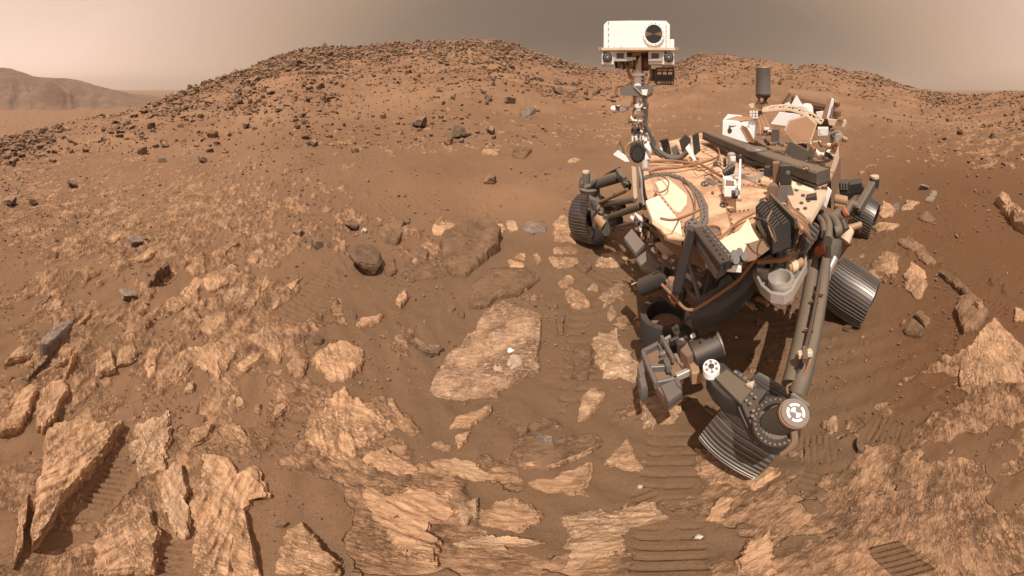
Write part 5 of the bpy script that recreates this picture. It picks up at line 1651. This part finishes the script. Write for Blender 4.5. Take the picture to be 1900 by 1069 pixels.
# ---- pale machined bracket with a round socket
br = [(1397, 500), (1416, 478), (1442, 464), (1462, 450), (1478, 452), (1496, 468), (1498, 490), (1484, 515), (1470, 540), (1455, 549), (1430, 545), (1412, 530)]
brk = plate(br, .724, .012, .003).make('machined_bracket', 'paleg')
outl = [Z(x, y, .75) for x, y in br]
annulus(MB(), outl, [p + (Z(1447, 500, .75) - p) * .10 for p in outl], (0, 0, -.03)).make('bracket_rim', 'paleg', brk)
ro = [Z(x, y, .765) for x, y in ring_px(1449, 514, 24, 17, 30)]
ri = [Z(x, y, .765) for x, y in ring_px(1449, 514, 19, 13, 30)]
annulus(MB(), ro, ri, (0, 0, -.07)).make('socket_ring', 'paleg', brk)
MB().lathe(Z(1450, 508, .71), (0, 0, 1), [(0, .045), (.025, .043), (.06, .022), (.09, .022), (.09, .0)], 24).make('socket_plug', 'grey', brk)
for (a, b) in (((1412, 492), (1440, 478)), ((1428, 470), (1432, 500)), ((1462, 460), (1452, 492)), ((1482, 470), (1462, 498)), ((1405, 508), (1428, 512)), ((1486, 500), (1470, 512))):
    MB().bar(Z(*a, .74), Z(*b, .74), .012, .045).make('bracket_rib', 'paleg', brk)
MB().cyl(Z(1462, 498, .77), Z(1488, 486, .77), .016).make('bracket_fitting', 'tan', brk)
MB().cyl(Z(1466, 496, .77), Z(1476, 491, .77), .022).make('bracket_fitting', 'cream', brk)
MB().tube([Z(1404, 486, .79), Z(1430, 484, .79), Z(1458, 480, .80), Z(1476, 466, .80), Z(1474, 452, .80), Z(1464, 450, .8)], .009).make('bracket_cable', 'copper', brk)
MB().prism([Z(1412, 524, .72), Z(1436, 540, .72), Z(1434, 549, .66), Z(1410, 533, .66)], (.0, 0, -.01)).make('bracket_lip', 'cleanwhite', brk)
for k in range(34):
    x, y = 1372 + 62 * rg.random(), 512 + 54 * rg.random()
    if y - 512 > 60 - .5 * abs(x - 1405): continue
    z = .50 + .08 * rg.random()
    a = .5 + rg.uniform(-.25, .25)
    MB().bar(Z(x, y, z), Z(x + 20 * math.cos(a), y + 20 * math.sin(a), z), .022, .02).make('underside_rib', rg.choice(['brown', 'brown', 'tan', 'dark', 'cream', 'copper']))
MB().prism([Z(1372, 505, .66), Z(1384, 515, .66), Z(1360, 566, .52), Z(1345, 580, .50), Z(1325, 572, .52), Z(1352, 560, .54)], (0, 0, -.02), .002).make('white_keel', 'cream')
MB().cyl(Z(1400, 566, .50), Z(1420, 558, .50), .02).make('keel_fitting', 'cleanwhite')

# ---- ring of vent slats between fins and tubes
for k in range(9):
    t = k / 8
    MB().bar(Z(1482 + 22 * t, 448 - 26 * t, .84), Z(1498 + 20 * t, 462 - 28 * t, .80), .008, .04).make('vent_slat', 'grey' if k % 2 else 'dark')
MB().lathe(D(1510, 455, 1.55), away(1510) * .3 + Vector((.2, -.4, .2)), [(0, .06), (.05, .06), (.08, .04)], 18).make('side_motor', 'dark')
for k in range(16):
    x, y = 1490 + 60 * rg.random(), 400 + 70 * rg.random()
    pbox(x, y, x + rg.uniform(4, 11), y + rg.uniform(4, 10), 1.6 + .1 * rg.random(), .05, .003).make('side_bracket', rg.choice(['dark', 'brown', 'olive', 'tan', 'grey']))

# ---- rear instruments
RB = 3.0
wb = MB().prism(face([(1341, 224), (1366, 226), (1382, 233), (1389, 244), (1389, 266), (1340, 250)], RB - .1), away(1350) * .22 + Vector((0.10, .02, .03)), .004).make('white_instrument_box', 'cleanwhite')
MB().prism(face([(1341, 223), (1366, 225.5), (1392, 222), (1395, 217), (1366, 215)], RB - .06), (0, 0, -.01)).make('box_lid', 'peach', wb)
MB().prism(face([(1368, 228), (1400, 222), (1410, 236), (1408, 254), (1392, 262), (1388, 242)], RB - .02), away(1390) * .2, .006).make('box_body', 'cleanwhite', wb)
pdisc(1354, 242.5, 4.2, RB - .105, .003, 4.8, 18, 0).make('fiducial', 'mark', wb)
pbox(1352, 233, 1366, 249, RB - .1025, .002, 0).make('sample_patch', 'grey', wb)
MB().prism(face([(1375, 232), (1386, 236), (1398, 258), (1402, 266), (1392, 264), (1384, 248)], RB - .12), away(1385) * .01).make('ribbon_cable', 'copper', wb)
uhf = MB().lathe(D(1416, 176, RB), (0, 0, 1), [(0, .078), (.005, .083), (.20, .080), (.205, .083), (.212, .078)], 28).make('cylinder_antenna', 'grey')
MB().lathe(D(1416, 178, RB), (0, 0, 1), [(-.014, .07), (0, .085), (.008, .085)], 24).make('antenna_base', 'dark', uhf)
for x0, x1 in ((1404, 1412), (1412, 1404), (1414, 1424), (1426, 1418), (1424, 1414)):
    MB().bar(D(x0, 177, RB - .04), D(x1, 193, RB - .02), .012, .012).make('antenna_strut', ('brown' if x0 < 1413 else 'dark'), uhf)
MB().prism(face([(1389, 194), (1399, 191), (1420, 192), (1412, 201), (1392, 200)], RB), away(1400) * .1, .003).make('connector_block', 'cream', uhf)
for k in range(9):
    x, y = 1391 + 5.5 * (k % 3), 206 + 5 * (k // 3)
    pbox(x, y, x + 4.4, y + 4, RB - .05, .06, .002).make('connector_block', 'white', uhf)
pbox(1392, 200, 1413, 206, RB - .03, .06).make('connector_block', 'tan', uhf)
for k in range(9):
    x = 1396 + 2.4 * k
    MB().tube([D(x, 200, RB + .02), D(x + 6, 216, RB), D(x + 12, 232, RB - .1), D(x + 10 + 2 * k, 250, RB - .25)], .010).make('harness', ('copper', 'tan', 'brown')[k % 3], uhf)
# high gain antenna: hexagonal dusty plate with a pale edge
HD = 2.35
hexo = [(1496.6, 213), (1516.5, 230), (1504.5, 264), (1476, 267), (1455, 241), (1463.5, 223)]
hx = [(1496, 216), (1513.5, 231), (1502.5, 261), (1477, 264), (1458.5, 240.5), (1465.5, 225)]
hga = MB().prism(face(hexo, HD), away(1485) * .03, .002).make('hexagonal_antenna', 'cream')
MB().prism(face(hx, HD - .003), away(1485) * .002).make('antenna_face', 'peach', hga)
MB().bar(D(1500, 262, HD + .05), D(1512, 285, HD + .05), .03, .03).make('antenna_gimbal', 'paleg', hga)
MB().cyl(D(1488, 262, HD + .06), D(1486, 278, HD + .1), .05).make('antenna_gimbal', 'dark', hga)
# power source at the back: side planks, white pyramids, arched truss
PB = 3.2
rtg = MB().cyl(D(1462, 200, PB + .3), D(1546, 208, PB + .25), .17, n=24).make('power_unit', 'brown')
for pts, mt, d in (([(1462, 168), (1466, 171), (1448, 196), (1438, 199), (1440, 194)], 'tan', PB - .05), ([(1440, 194), (1466, 171), (1467, 178), (1446, 203)], 'brown', PB - .04), ([(1465, 172), (1538, 190), (1536, 206), (1470, 196)], 'tan', PB + .05), ([(1470, 178), (1536, 195), (1536, 200), (1472, 190)], 'brown', PB + .02)):
    MB().prism(face(pts, d), away(1480) * .05, .002).make('side_plank', mt, rtg)
pts = [(1478, 176), (1491, 198), (1466, 198)]
MB().prism(face(pts, PB - .1), away(1480) * .05).make('white_pyramid', 'cleanwhite', rtg)
for pts in ([(1456, 193), (1464, 189), (1470, 198), (1458, 200)], [(1446, 208), (1474, 211), (1460, 234), (1430, 230)], [(1474, 211), (1486, 214), (1468, 240), (1460, 234)], [(1514, 208), (1528, 206), (1526, 222), (1518, 220)]):
    MB().prism(face(pts, PB - .3), away(1460) * .03, .002).make('white_blanket', 'cleanwhite', rtg)
MB().lathe(D(1497, 210, PB - .1), (0, 0, 1), [(0, .075), (.05, .07), (.075, .045), (.08, 0)], 22).make('white_dome', 'white', rtg)
TD = 2.6
truss = MB()
top = [(1416, 201), (1432, 197), (1450, 195), (1468, 196), (1488, 202), (1508, 211), (1528, 223)]
bot = [(1414, 206), (1432, 204), (1450, 202.5), (1468, 204), (1486, 210), (1505, 219), (1524, 229)]
for a, b in zip(top[:-1], top[1:]): truss.bar(D(*a, TD), D(*b, TD), .012, .012)
for a, b in zip(bot[:-1], bot[1:]): truss.bar(D(*a, TD - .05), D(*b, TD - .05), .016, .02)
for a, b in zip(top, bot): truss.bar(D(*a, TD), D(*b, TD - .05), .008, .008)
for a, b in zip(top[1:], bot[:-1]): truss.bar(D(*a, TD), D(*b, TD - .05), .008, .008)
for a, b in zip(top[:-1], bot[1:]): truss.bar(D(*a, TD), D(*b, TD - .05), .007, .007)
tr = truss.make('arched_truss', 'cream', rtg)
for pts, mt in (([(1538, 180), (1543, 181), (1532, 222), (1524, 220)], 'tan'), ([(1543, 182), (1549, 185), (1538, 221), (1533, 221)], 'cleanwhite'), ([(1550, 186), (1554, 190), (1544, 222), (1540, 221)], 'white')):
    MB().prism(face(pts, 2.75), away(1540) * .05, .003).make('radiator_panel', mt, rtg)
MB().bar(D(1549, 184, 2.72), D(1545, 218, 2.72), .01, .01).make('antenna_rod', 'tan', rtg)
MB().lathe(D(1553, 222, 2.7), (0, 0, 1), [(0, .02), (.02, .035), (.06, .04), (.09, .02), (.10, .028), (.12, .03), (.13, .012)], 20).make('vase_shaped_valve', 'brown', rtg)
MB().prism(face([(1536, 222), (1570, 224), (1571, 230), (1566, 236), (1538, 232)], 2.6), away(1550) * .12, .003).make('valve_shelf', 'cream', rtg)
pbox(1554, 219, 1566, 223, 2.55, .06).make('valve_block', 'tan', rtg)
pbox(1517, 238, 1537, 252, 2.42, .1).make('white_unit', 'white', rtg)
for x, y in ((1520, 242), (1520, 247), (1523, 249)):
    pdisc(x, y, 1.1, 2.4185, .003, n=8, ch=0).make('unit_dot', 'black', rtg)
MB().prism(face([(1540, 240), (1548, 238), (1546, 275), (1534, 290), (1530, 284), (1540, 270)], 2.4), away(1540) * .05, .003).make('support_arm', 'olive', rtg)
MB().tube([D(1512, 282, 2.35), D(1522, 290, 2.33), D(1534, 288, 2.33), D(1545, 276, 2.35)], .025).make('white_hose', 'white', rtg)
for k in range(7):
    MB().tube([D(1540 + 2 * k, 248 + 2 * k, 2.4), D(1556 + k, 244 + 3 * k, 2.38), D(1562, 254 + 2 * k, 2.36), D(1548 - k, 266 + k, 2.35)], .007).make('loop_hose', ('steel', 'brown', 'tan')[k % 3], rtg)
MB().lathe(D(1556, 258, 2.36), away(1556), [(0, .03), (.02, .04), (.06, .035)], 18).make('hose_drum', 'paleg', rtg)
MB().cyl(D(1563, 256, 2.36), D(1572, 260, 2.36), .016).make('hose_end', 'tan', rtg)
for (pts, mt) in (([(1493, 290), (1505, 272), (1512, 285), (1504, 305)], 'olive'), ([(1550, 285), (1556, 268), (1557, 295), (1546, 325), (1536, 330)], 'cream'), ([(1466, 262), (1500, 280), (1492, 304), (1455, 284)], 'olive'), ([(1432, 240), (1446, 240), (1446, 262), (1430, 264)], 'olive')):
    MB().prism(face(pts, 2.1), away(pts[0][0]) * .03, .002).make('rear_bracket', mt, rtg)
pdisc(1502, 293, 3, 2.097, .003, n=14).make('bracket_hole', 'black', rtg)
for k in range(46):
    x, y = rg.uniform(1415, 1545), 0
    y = 238 + (x - 1415) * .28 + rg.uniform(-4, 26)
    if hexo and 1455 < x < 1515 and y < 262: continue
    d = 2.75 - (x - 1415) / 130 * .6
    mt = rg.choice(['brown', 'tan', 'copper', 'dark', 'cream', 'grey', 'white', 'black'])
    if rg.random() < .4:
        pbox(x, y, x + rg.uniform(4, 10), y + rg.uniform(3, 7), d, .05, .003).make('rear_fitting', mt)
    else:
        a = rg.uniform(-.6, 1.2)
        MB().cyl(D(x, y, d), D(x + 14 * math.cos(a), y + 10 * math.sin(a), d - .04), rg.uniform(.006, .016), n=10).make('rear_fitting', mt)

# ---- wheels
def wheel(ctr, R, w, phi, tilt, label, hub_out):
    """bowed metal tyre with curved bars, rim and spokes; phi, tilt: way its axle points"""
    Mw = Matrix.Translation(ctr) @ Matrix.Rotation(phi, 4, 'Z') @ Matrix.Rotation(-tilt, 4, 'Y')
    n, m = 96, 12
    mb = MB()
    rings = []
    prof = [(s, 1 - .055 * (2 * s) ** 2) for s in np.linspace(-.5, .5, m)]
    prof += [(.5, .90), (.44, .89)] + [(s, .955 - .055 * (2 * s) ** 2) for s in np.linspace(.4, -.4, 7)] + [(-.44, .89), (-.5, .90)]
    rr = []
    for s, f in prof + [prof[0]]:
        rr.append([Mw @ Vector((s * w, R * f * math.cos(2 * PI * i / n), R * f * math.sin(2 * PI * i / n))) for i in range(n)])
    mb.loft(rr, False, False)
    o = mb.make('wheel', 'wheel', label=label)
    # one bar, bent in a shallow wave, reused round the tyre
    key = (round(R, 3), round(w, 3))
    g = MB()
    rs = []
    for k in range(11):
        s = -.49 + .98 * k / 10
        f = 1 - .055 * (2 * s) ** 2
        ph = .014 * math.sin(s * 7.5)
        base = Vector((s * w, R * f * math.sin(ph), R * f * math.cos(ph)))
        nrm = Vector((0, math.sin(ph), math.cos(ph)))
        tg = Vector((0, math.cos(ph), -math.sin(ph)))
        rs.append([base + tg * (-.0030) - nrm * .001, base + tg * (-.0022) + nrm * .0052, base + tg * .0022 + nrm * .0052, base + tg * .0030 - nrm * .001])
    g.loft(rs)
    first = g.make('grouser', 'grouser', o)
    N = 48
    first.matrix_local = Mw
    for k in range(1, N):
        c = first.copy()
        COL.objects.link(c)
        c.parent = o
        c.matrix_parent_inverse = Matrix.Identity(4)
        c.matrix_local = Mw @ Matrix.Rotation(2 * PI * k / N, 4, 'X')
    q = lambda x, y, z: Mw @ Vector((x, y, z))
    h = MB().lathe(q(-.2 * w, 0, 0), Mw.to_3x3() @ Vector((1, 0, 0)), [(0, R * .30), (w * .2, R * .34), (w * .55, R * .30), (w * .62, R * .22), (w * .64, 0)], 24)
    h.make('hub', 'dark', o)
    for k in range(6):
        a = 2 * PI * k / 6 + .3
        MB().tube([q(.1 * w, R * .30 * math.cos(a), R * .30 * math.sin(a)), q(.22 * w, R * .6 * math.cos(a + .12), R * .6 * math.sin(a + .12)), q(.0, R * .90 * math.cos(a + .2), R * .90 * math.sin(a + .2))], R * .045, 8).make('spoke', 'grey', o)
    return o


W1 = wheel((.730, .589, .189), .172, .227, -1.45, -.35, 'near front wheel turned under its fork', 1)
W2 = wheel((1.847, .639, .164), .163, .301, -1.60, -.38, 'middle wheel with a bright glint on its bars', 1)
W3 = wheel((3.086, .921, .192), .195, .262, -1.55, -.33, 'rear wheel half behind its dark strut', 1)
W4 = wheel((.88, 3.011, .214), .213, .296, -1.10, .15, 'far front wheel with its open hub facing the viewer', 1)

# far front leg (picture left)
FD = 2.95
leg = MB().bar(D(1100, 352, FD - .1), D(1113, 420, FD - .22), .13, .07).make('steering_leg', 'grey')
MB().cyl(D(1088, 342, FD - .1), D(1088, 320, FD - .1), .042).make('steering_motor', 'grey', leg)
MB().cyl(D(1087, 322, FD - .1), D(1087, 317, FD - .1), .036).make('motor_cap', 'cream', leg)
MB().lathe(D(1094, 356, FD - .1), (0, 0, 1), [(0, .10), (.03, .11), (.05, .08), (.07, .05)], 22).make('steering_flange', 'olive', leg)
for k in range(9):
    a = 2 * PI * k / 9
    p = D(1094, 349, FD - .1) + Vector((math.cos(a) * .08, math.sin(a) * .08, 0))
    MB().cyl(p, p + Vector((0, 0, .03)), .010, n=8).make('flange_bolt', 'dark', leg)
MB().cyl(D(1102, 342, FD - .12), D(1148, 328, 2.6), .042).make('rocker_tube', 'olive', leg)
MB().bar(D(1148, 318, 2.55), D(1166, 348, 2.4), .06, .05).make('rocker_joint', 'olive', leg)
MB().tube([D(1078, 330, FD), D(1076, 345, FD - .1), D(1090, 350, FD - .18), D(1108, 336, FD - .2), D(1130, 322, 2.7), D(1150, 312, 2.55)], .010).make('leg_cable', 'black', leg)
MB().prism(face([(1093, 366), (1106, 372), (1108, 402), (1098, 400)], FD - .28), away(1100) * .08, .005).make('drive_cover', 'cream' if False else 'grey', leg)
MB().prism(face(ring_px(1124.5, 419, 9.5, 20, 22, .3), FD - .34), away(1110) * .03, .003).make('hub_plate', 'olive', leg)
MB().cyl(D(1108, 400, FD - .28), D(1122, 418, FD - .32), .05).make('drive_motor', 'tan', leg)
for (a, b, d0, d1, r, mt) in (((1112, 376), (1164, 352), 2.7, 2.3, .014, 'brown'), ((1118, 380), (1178, 370), 2.7, 2.2, .020, 'olive'), ((1132, 402), (1188, 383), 2.6, 2.1, .022, 'olive'), ((1138, 422), (1196, 408), 2.6, 2.0, .012, 'olive'),
                             ((1126, 384), (1158, 386), 2.7, 2.5, .028, 'black'), ((1138, 412), (1150, 408), 2.6, 2.5, .04, 'black'), ((1118, 378), (1102, 395), 2.7, 2.65, .012, 'brown'), ((1132, 402), (1154, 378), 2.62, 2.5, .012, 'brown')):
    MB().cyl(D(*a, d0), D(*b, d1), r, n=12).make('suspension_rod', mt, leg)
MB().tube([D(1096, 372, FD - .3), D(1104, 384, FD - .32), D(1112, 396, FD - .33), D(1128, 400, FD - .3)], .008).make('leg_cable', 'black', leg)

# near front leg: twin tubes, flange ring, steering drum, fork and hub
LZ = .40
nleg = MB().tube([Z(1512, 455, .62), Z(1506, 520, .585), Z(1490, 620, .53), Z(1470, 715, .47)], .036, 14).make('rocker_leg', 'olive')
MB().tube([Z(1533, 440, .64), Z(1530, 500, .605), Z(1514, 600, .555), Z(1492, 690, .50), Z(1480, 730, .46)], .030, 14).make('rocker_tube', 'olive', nleg)
MB().tube([Z(1520, 520, .635), Z(1508, 590, .60), Z(1496, 640, .56), Z(1492, 662, .55), Z(1478, 700, .50), Z(1466, 728, .45)], .008).make('leg_cable', 'black', nleg)
MB().tube([Z(1500, 650, .56), Z(1502, 672, .545), Z(1484, 706, .50), Z(1462, 716, .48), Z(1462, 730, .46)], .0045).make('leg_cable', 'copper', nleg)
for x, y, z in ((1510, 560, .60), (1500, 612, .575), (1519, 545, .615)):
    MB().bar(Z(x - 8, y - 1, z), Z(x + 9, y + 2, z), .006, .012).make('cable_tie', 'copper', nleg)
MB().bar(Z(1481, 659, .575), Z(1506, 654, .575), .022, .02).make('cable_clamp', 'cream', nleg)
MB().bar(Z(1493, 646, .58), Z(1494, 670, .575), .018, .02).make('cable_clamp', 'brass', nleg)
MB().lathe(Z(1522, 458, .66), Z(1520, 470, .65) - Z(1524, 440, .67), [(0, .030), (.04, .030)], 18).make('orange_sleeve', 'orange', nleg)
for pts, r in (([(1498, 408), (1512, 396), (1528, 402), (1538, 420), (1536, 448)], .022), ([(1506, 402), (1522, 398), (1546, 408), (1556, 428), (1548, 432)], .024), ([(1496, 414), (1510, 404), (1524, 412), (1530, 436)], .02)):
    MB().tube([Z(x, y, .76) for x, y in pts], r, 12).make('hose', 'olive', nleg)
pbox(1514, 443, 1527, 460, 1.5, .05, .005).make('leg_bracket', 'dark', nleg)
MB().prism([Z(1525, 470, .58), Z(1550, 440, .64), Z(1562, 445, .62), Z(1552, 475, .56), Z(1532, 500, .52)], (0, 0, -.06), .005).make('leg_knuckle', 'olive', nleg)
MB().cyl(Z(1530, 515, .5), Z(1548, 480, .55), .028).make('leg_piston', 'steel', nleg)
MB().lathe(Z(1532, 516, .50), (0, 0, 1), [(0, .028), (.02, .028), (.02, .012), (.01, 0)], 18).make('piston_eye', 'paleg', nleg)
# fork
fk = [(1308, 690), (1318, 668), (1345, 672), (1362, 690), (1398, 716), (1430, 722), (1462, 740), (1478, 770), (1470, 815), (1440, 828), (1410, 812), (1398, 790), (1374, 748), (1340, 735)]
fork = plate([(1310, 694), (1322, 672), (1342, 672), (1364, 692), (1402, 720), (1376, 748), (1345, 738), (1322, 716)], LZ + .06, .07, .006).make('wheel_fork', 'dark')
MB().prism([Z(1326, 700, LZ + .075), Z(1348, 684, LZ + .075), Z(1398, 720, LZ + .075), Z(1374, 748, LZ + .075)], (0, 0, -.014), .004).make('fork_cover', 'olive', fork)
MB().prism([Z(1374, 746, LZ + .07), Z(1398, 718, LZ + .07), Z(1424, 724, LZ + .055), Z(1408, 745, LZ + .05), Z(1402, 790, LZ + .04), Z(1410, 812, LZ + .03), Z(1398, 800, LZ + .03)], (0, 0, -.02), .003).make('fork_plate', 'dark', fork)
MB().prism([Z(1366, 748, LZ + .05), Z(1374, 747, LZ + .05), Z(1402, 806, LZ + .02), Z(1396, 812, LZ + .0)], (0, 0, -.03)).make('fork_web', 'dark', fork)
fo, fi = [Z(x, y, LZ + .055) for x, y in ring_px(1441, 783, 45, 47, 40)], [Z(x, y, LZ + .055) for x, y in ring_px(1441, 782, 33, 34, 40)]
fl = annulus(MB(), fo, fi, (0, 0, -.035)).make('steering_flange', 'dark')
plate(ring_px(1442, 780, 35, 36, 32), LZ + .035, .02, 0).make('flange_floor', 'black', fl)
plate(ring_px(1446, 778, 27, 28, 32), LZ + .052, .03, .003).make('inner_flange', 'grey', fl)
for k in range(22):
    a = .5 + (2 * PI - 1.2) * k / 22
    MB().cyl(Z(1441 + 40 * math.cos(a), 783 + 42 * math.sin(a), LZ + .055), Z(1441 + 40 * math.cos(a), 783 + 42 * math.sin(a), LZ + .060), .0034, n=10).make('bolt', 'brass', fl)
for k in range(16):
    a = .2 + 3.6 * k / 16
    x, y = 1443 + 30 * math.cos(a), 781 + 31 * math.sin(a)
    MB().cyl(Z(x, y, LZ + .035), Z(x, y, LZ + .055), .008, n=10).make('lug', 'olive', fl)
    x, y = 1445 + 24 * math.cos(a), 779 + 25 * math.sin(a)
    MB().cyl(Z(x, y, LZ + .052), Z(x, y, LZ + .057), .004, n=8).make('bolt', 'brass', fl)
sd0, sd1 = Z(1440, 786, LZ + .05), Z(1471, 769, LZ + .13)
sdm = MB().cyl(sd0, sd1, .045, .040, 28).make('steering_drum', 'olive')
tp = sd1
axs = (sd1 - sd0).normalized()
ux = axs.cross(Vector((0, 1, 0))).normalized(); uy = axs.cross(ux)
MB().cyl(tp, tp + axs * .010, .042, n=28).make('drum_band', 'tan', sdm)
MB().cyl(tp + axs * .010, tp + axs * .016, .040, n=28).make('drum_cap', 'grey', sdm)
rp = lambda r, a, e=.0165: tp + axs * e + (ux * math.cos(a) + uy * math.sin(a)) * r
for k in range(4):
    a0 = k * PI / 2 + .15
    aa = np.linspace(a0, a0 + 1.27, 8)
    mb = MB()
    pts = [rp(.026, a) for a in aa] + [rp(.019, a) for a in aa[::-1]]
    mb.prism(pts, axs * .001)
    mb.make('target_arc', 'cleanwhite', sdm)
for k in (0, 2):
    aa = np.linspace(k * PI / 2 + .7, k * PI / 2 + 2.2, 7)
    MB().prism([rp(.0, 0)] + [rp(.015, a) for a in aa], axs * .001).make('target_quadrant', 'cleanwhite', sdm)
MB().tube([Z(1470, 790, LZ + .09), Z(1474, 815, LZ + .06), Z(1466, 830, LZ + .04), Z(1450, 842, LZ + .02)], .010).make('drum_cable', 'brown', sdm)
MB().prism([Z(1440, 826, LZ + .04), Z(1456, 820, LZ + .04), Z(1450, 836, LZ + .02)], (0, 0, -.01)).make('white_tab', 'cleanwhite', fl)
MB().prism([Z(1384, 712, LZ + .09), Z(1400, 706, LZ + .09), Z(1396, 718, LZ + .09)], (0, 0, -.01)).make('white_tab', 'cream', fork)
for k in range(5):
    MB().cyl(Z(1364 + 8 * k, 690 + 6 * k, LZ + .05), Z(1370 + 8 * k, 694 + 6 * k, LZ + .05), .010, n=10).make('fork_fitting', ('steel', 'grey', 'brown')[k % 3], fork)
for x, y in ((1395, 731), (1402, 737), (1385, 743), (1392, 749), (1398, 762), (1397, 772)):
    MB().cyl(Z(x, y, LZ + .07), Z(x, y, LZ + .076), .005, n=8).make('bolt', 'brass', fork)
# crowned white disc on the fork's end
wd = plate(ring_px(1320, 680, 16, 14.5, 24), LZ + .085, .03, .003).make('white_encoder_disc', 'cleanwhite', fork)
for k in range(6):
    a = 2 * PI * k / 6 + .4
    x, y = 1320 + 10.5 * math.cos(a), 680 + 9.5 * math.sin(a)
    plate(ring_px(x, y, 3, 2.7, 10), LZ + .087, .002, 0).make('disc_slot', 'tan', fork)
plate(ring_px(1320, 679, 5.4, 4.8, 16), LZ + .092, .01, 0).make('disc_nut', 'steel', fork)
plate(ring_px(1320, 679, 2.6, 2.3, 12), LZ + .0935, .003, 0).make('disc_hole', 'black', fork)

# ---- tool turret
TZ = .36
plan = [(1193, 655), (1222, 640), (1266, 727), (1240, 746), (1217, 716), (1204, 680)]
tur = plate(plan, TZ - .012, .05, .004).make('tool_turret', 'brown')
for a, b, w in (((1193, 655), (1222, 640), .018), ((1222, 640), (1240, 676), .014), ((1193, 655), (1218, 716), .016), ((1206, 684), (1240, 682), .016), ((1218, 712), (1254, 704), .016), ((1240, 676), (1262, 722), .014)):
    MB().bar(Z(*a, TZ), Z(*b, TZ), w, .03).make('turret_frame', 'grey', tur)
plate([(1226, 715), (1252, 704), (1266, 727), (1240, 746)], TZ + .004, .03, .003).make('turret_plate', 'grey', tur)
plate([(1239, 676), (1258, 666), (1268, 690), (1248, 697)], TZ + .02, .06, .004).make('turret_box', 'brown', tur)
MB().cyl(Z(1284, 662, TZ + .05), Z(1333, 640, TZ + .07), .056, n=26).make('drill_motor', 'dark', tur)
MB().cyl(Z(1333, 640, TZ + .07), Z(1338, 638, TZ + .072), .050, n=26).make('motor_end', 'grey', tur)
MB().prism([Z(1262, 648, TZ + .09), Z(1284, 626, TZ + .09), Z(1308, 638, TZ + .09), Z(1300, 648, TZ + .09), Z(1276, 662, TZ + .09)], (0, 0, -.07), .005).make('motor_housing', 'brown', tur)
for k in range(26):
    x, y = 1222 + 62 * rg.random(), 634 + 60 * rg.random()
    if y > 700 + (x - 1222) * .3 - 25: continue
    a = rg.choice([-.45, -.45, 1.1]) + rg.uniform(-.1, .1)
    mt = rg.choice(['dark', 'grey', 'brown', 'paleg', 'grey', 'tan'])
    L = rg.uniform(8, 20)
    MB().bar(Z(x, y, TZ + .02), Z(x + L * math.cos(a), y + L * math.sin(a), TZ + .025), rg.uniform(.008, .022), .03).make('turret_fitting', mt, tur)
for pts in ([(1184, 700), (1196, 690), (1202, 716), (1190, 722)], [(1182, 680), (1192, 664), (1198, 690), (1188, 704)]):
    plate(pts, TZ - .02, .08, .01).make('turret_cowl', 'grey', tur)
MB().bar(Z(1255, 700, TZ + .01), Z(1290, 684, TZ + .02), .02, .03).make('turret_rail', 'paleg', tur)
plate([(1276, 668), (1290, 658), (1300, 690), (1284, 692)], TZ + .05, .06, .006).make('turret_foot', 'tan', tur)
MB().bar(Z(1228, 626, TZ + .06), Z(1250, 668, TZ + .06), .014, .02).make('turret_strut', 'grey', tur)
MB().bar(Z(1288, 612, TZ + .08), Z(1296, 632, TZ + .08), .02, .02).make('turret_strut', 'dark', tur)
MB().cyl(Z(1284, 625, TZ + .1), Z(1288, 622, TZ + .11), .010).make('turret_bolt', 'cleanwhite', tur)
MB().bar(Z(1255, 610, .34), Z(1270, 650, .38), .06, .05).make('turret_neck', 'black', tur)

# ---- rear left leg
RD = 2.7
rleg = MB().bar(D(1558, 352, RD), D(1600, 345, RD), .10, .10).make('rear_strut', 'dark')
pbox(1558, 338, 1576, 362, RD - .1, .1, .006).make('strut_block', 'black', rleg)
for k in range(9):
    MB().cyl(D(1561 + 5 * (k % 3), 341 + 4.5 * (k // 3), RD - .11), D(1561 + 5 * (k % 3), 341 + 4.5 * (k // 3), RD - .09), .009, n=8).make('strut_bolt', 'grey', rleg)
MB().prism(face([(1580, 345), (1604, 347), (1600, 362), (1590, 358), (1576, 372), (1568, 366)], RD - .05), away(1590) * .08, .005).make('strut_arm', 'dark', rleg)
MB().bar(D(1622, 338, RD), D(1590, 392, RD - .25), .07, .07).make('strut_leg', 'olive', rleg)
MB().cyl(D(1621, 346, RD), D(1623, 330, RD), .05).make('strut_motor', 'black', rleg)
MB().cyl(D(1623, 331, RD), D(1623, 326, RD), .042).make('motor_cap', 'cream', rleg)
for y in (372, 382):
    MB().cyl(D(1548, y - 3, RD - .3), D(1572, y + 2, RD - .3), .035).make('tan_canister', 'tan', rleg)
MB().cyl(D(1536, 412, 2.2), D(1572, 390, 2.45), .05).make('bogie_tube', 'olive', rleg)
MB().tube([D(1556, 402, 2.3), D(1566, 404, 2.3), D(1572, 392, 2.35), D(1580, 380, 2.4), D(1590, 384, 2.4)], .03, 12).make('hose', 'olive', rleg)
MB().cyl(D(1566, 396, 2.3), D(1571, 391, 2.3), .036).make('orange_sleeve', 'orange', rleg)
MB().cyl(D(1566, 448, 2.15), D(1576, 424, 2.2), .045).make('valve_body', 'cream', rleg)
MB().cyl(D(1574, 424, 2.2), D(1598, 417, 2.25), .022).make('valve_pipe', 'tan', rleg)
MB().cyl(D(1562, 412, 2.2), D(1570, 430, 2.15), .035).make('hose_joint', 'dark', rleg)
for k in range(14):
    x, y = 1556 + 38 * rg.random(), 384 + 40 * rg.random()
    pbox(x, y, x + rg.uniform(3, 9), y + rg.uniform(3, 9), 2.4 + .1 * rg.random(), .05, .003).make('strut_fitting', rg.choice(['dark', 'black', 'olive', 'brown', 'copper', 'cream']))
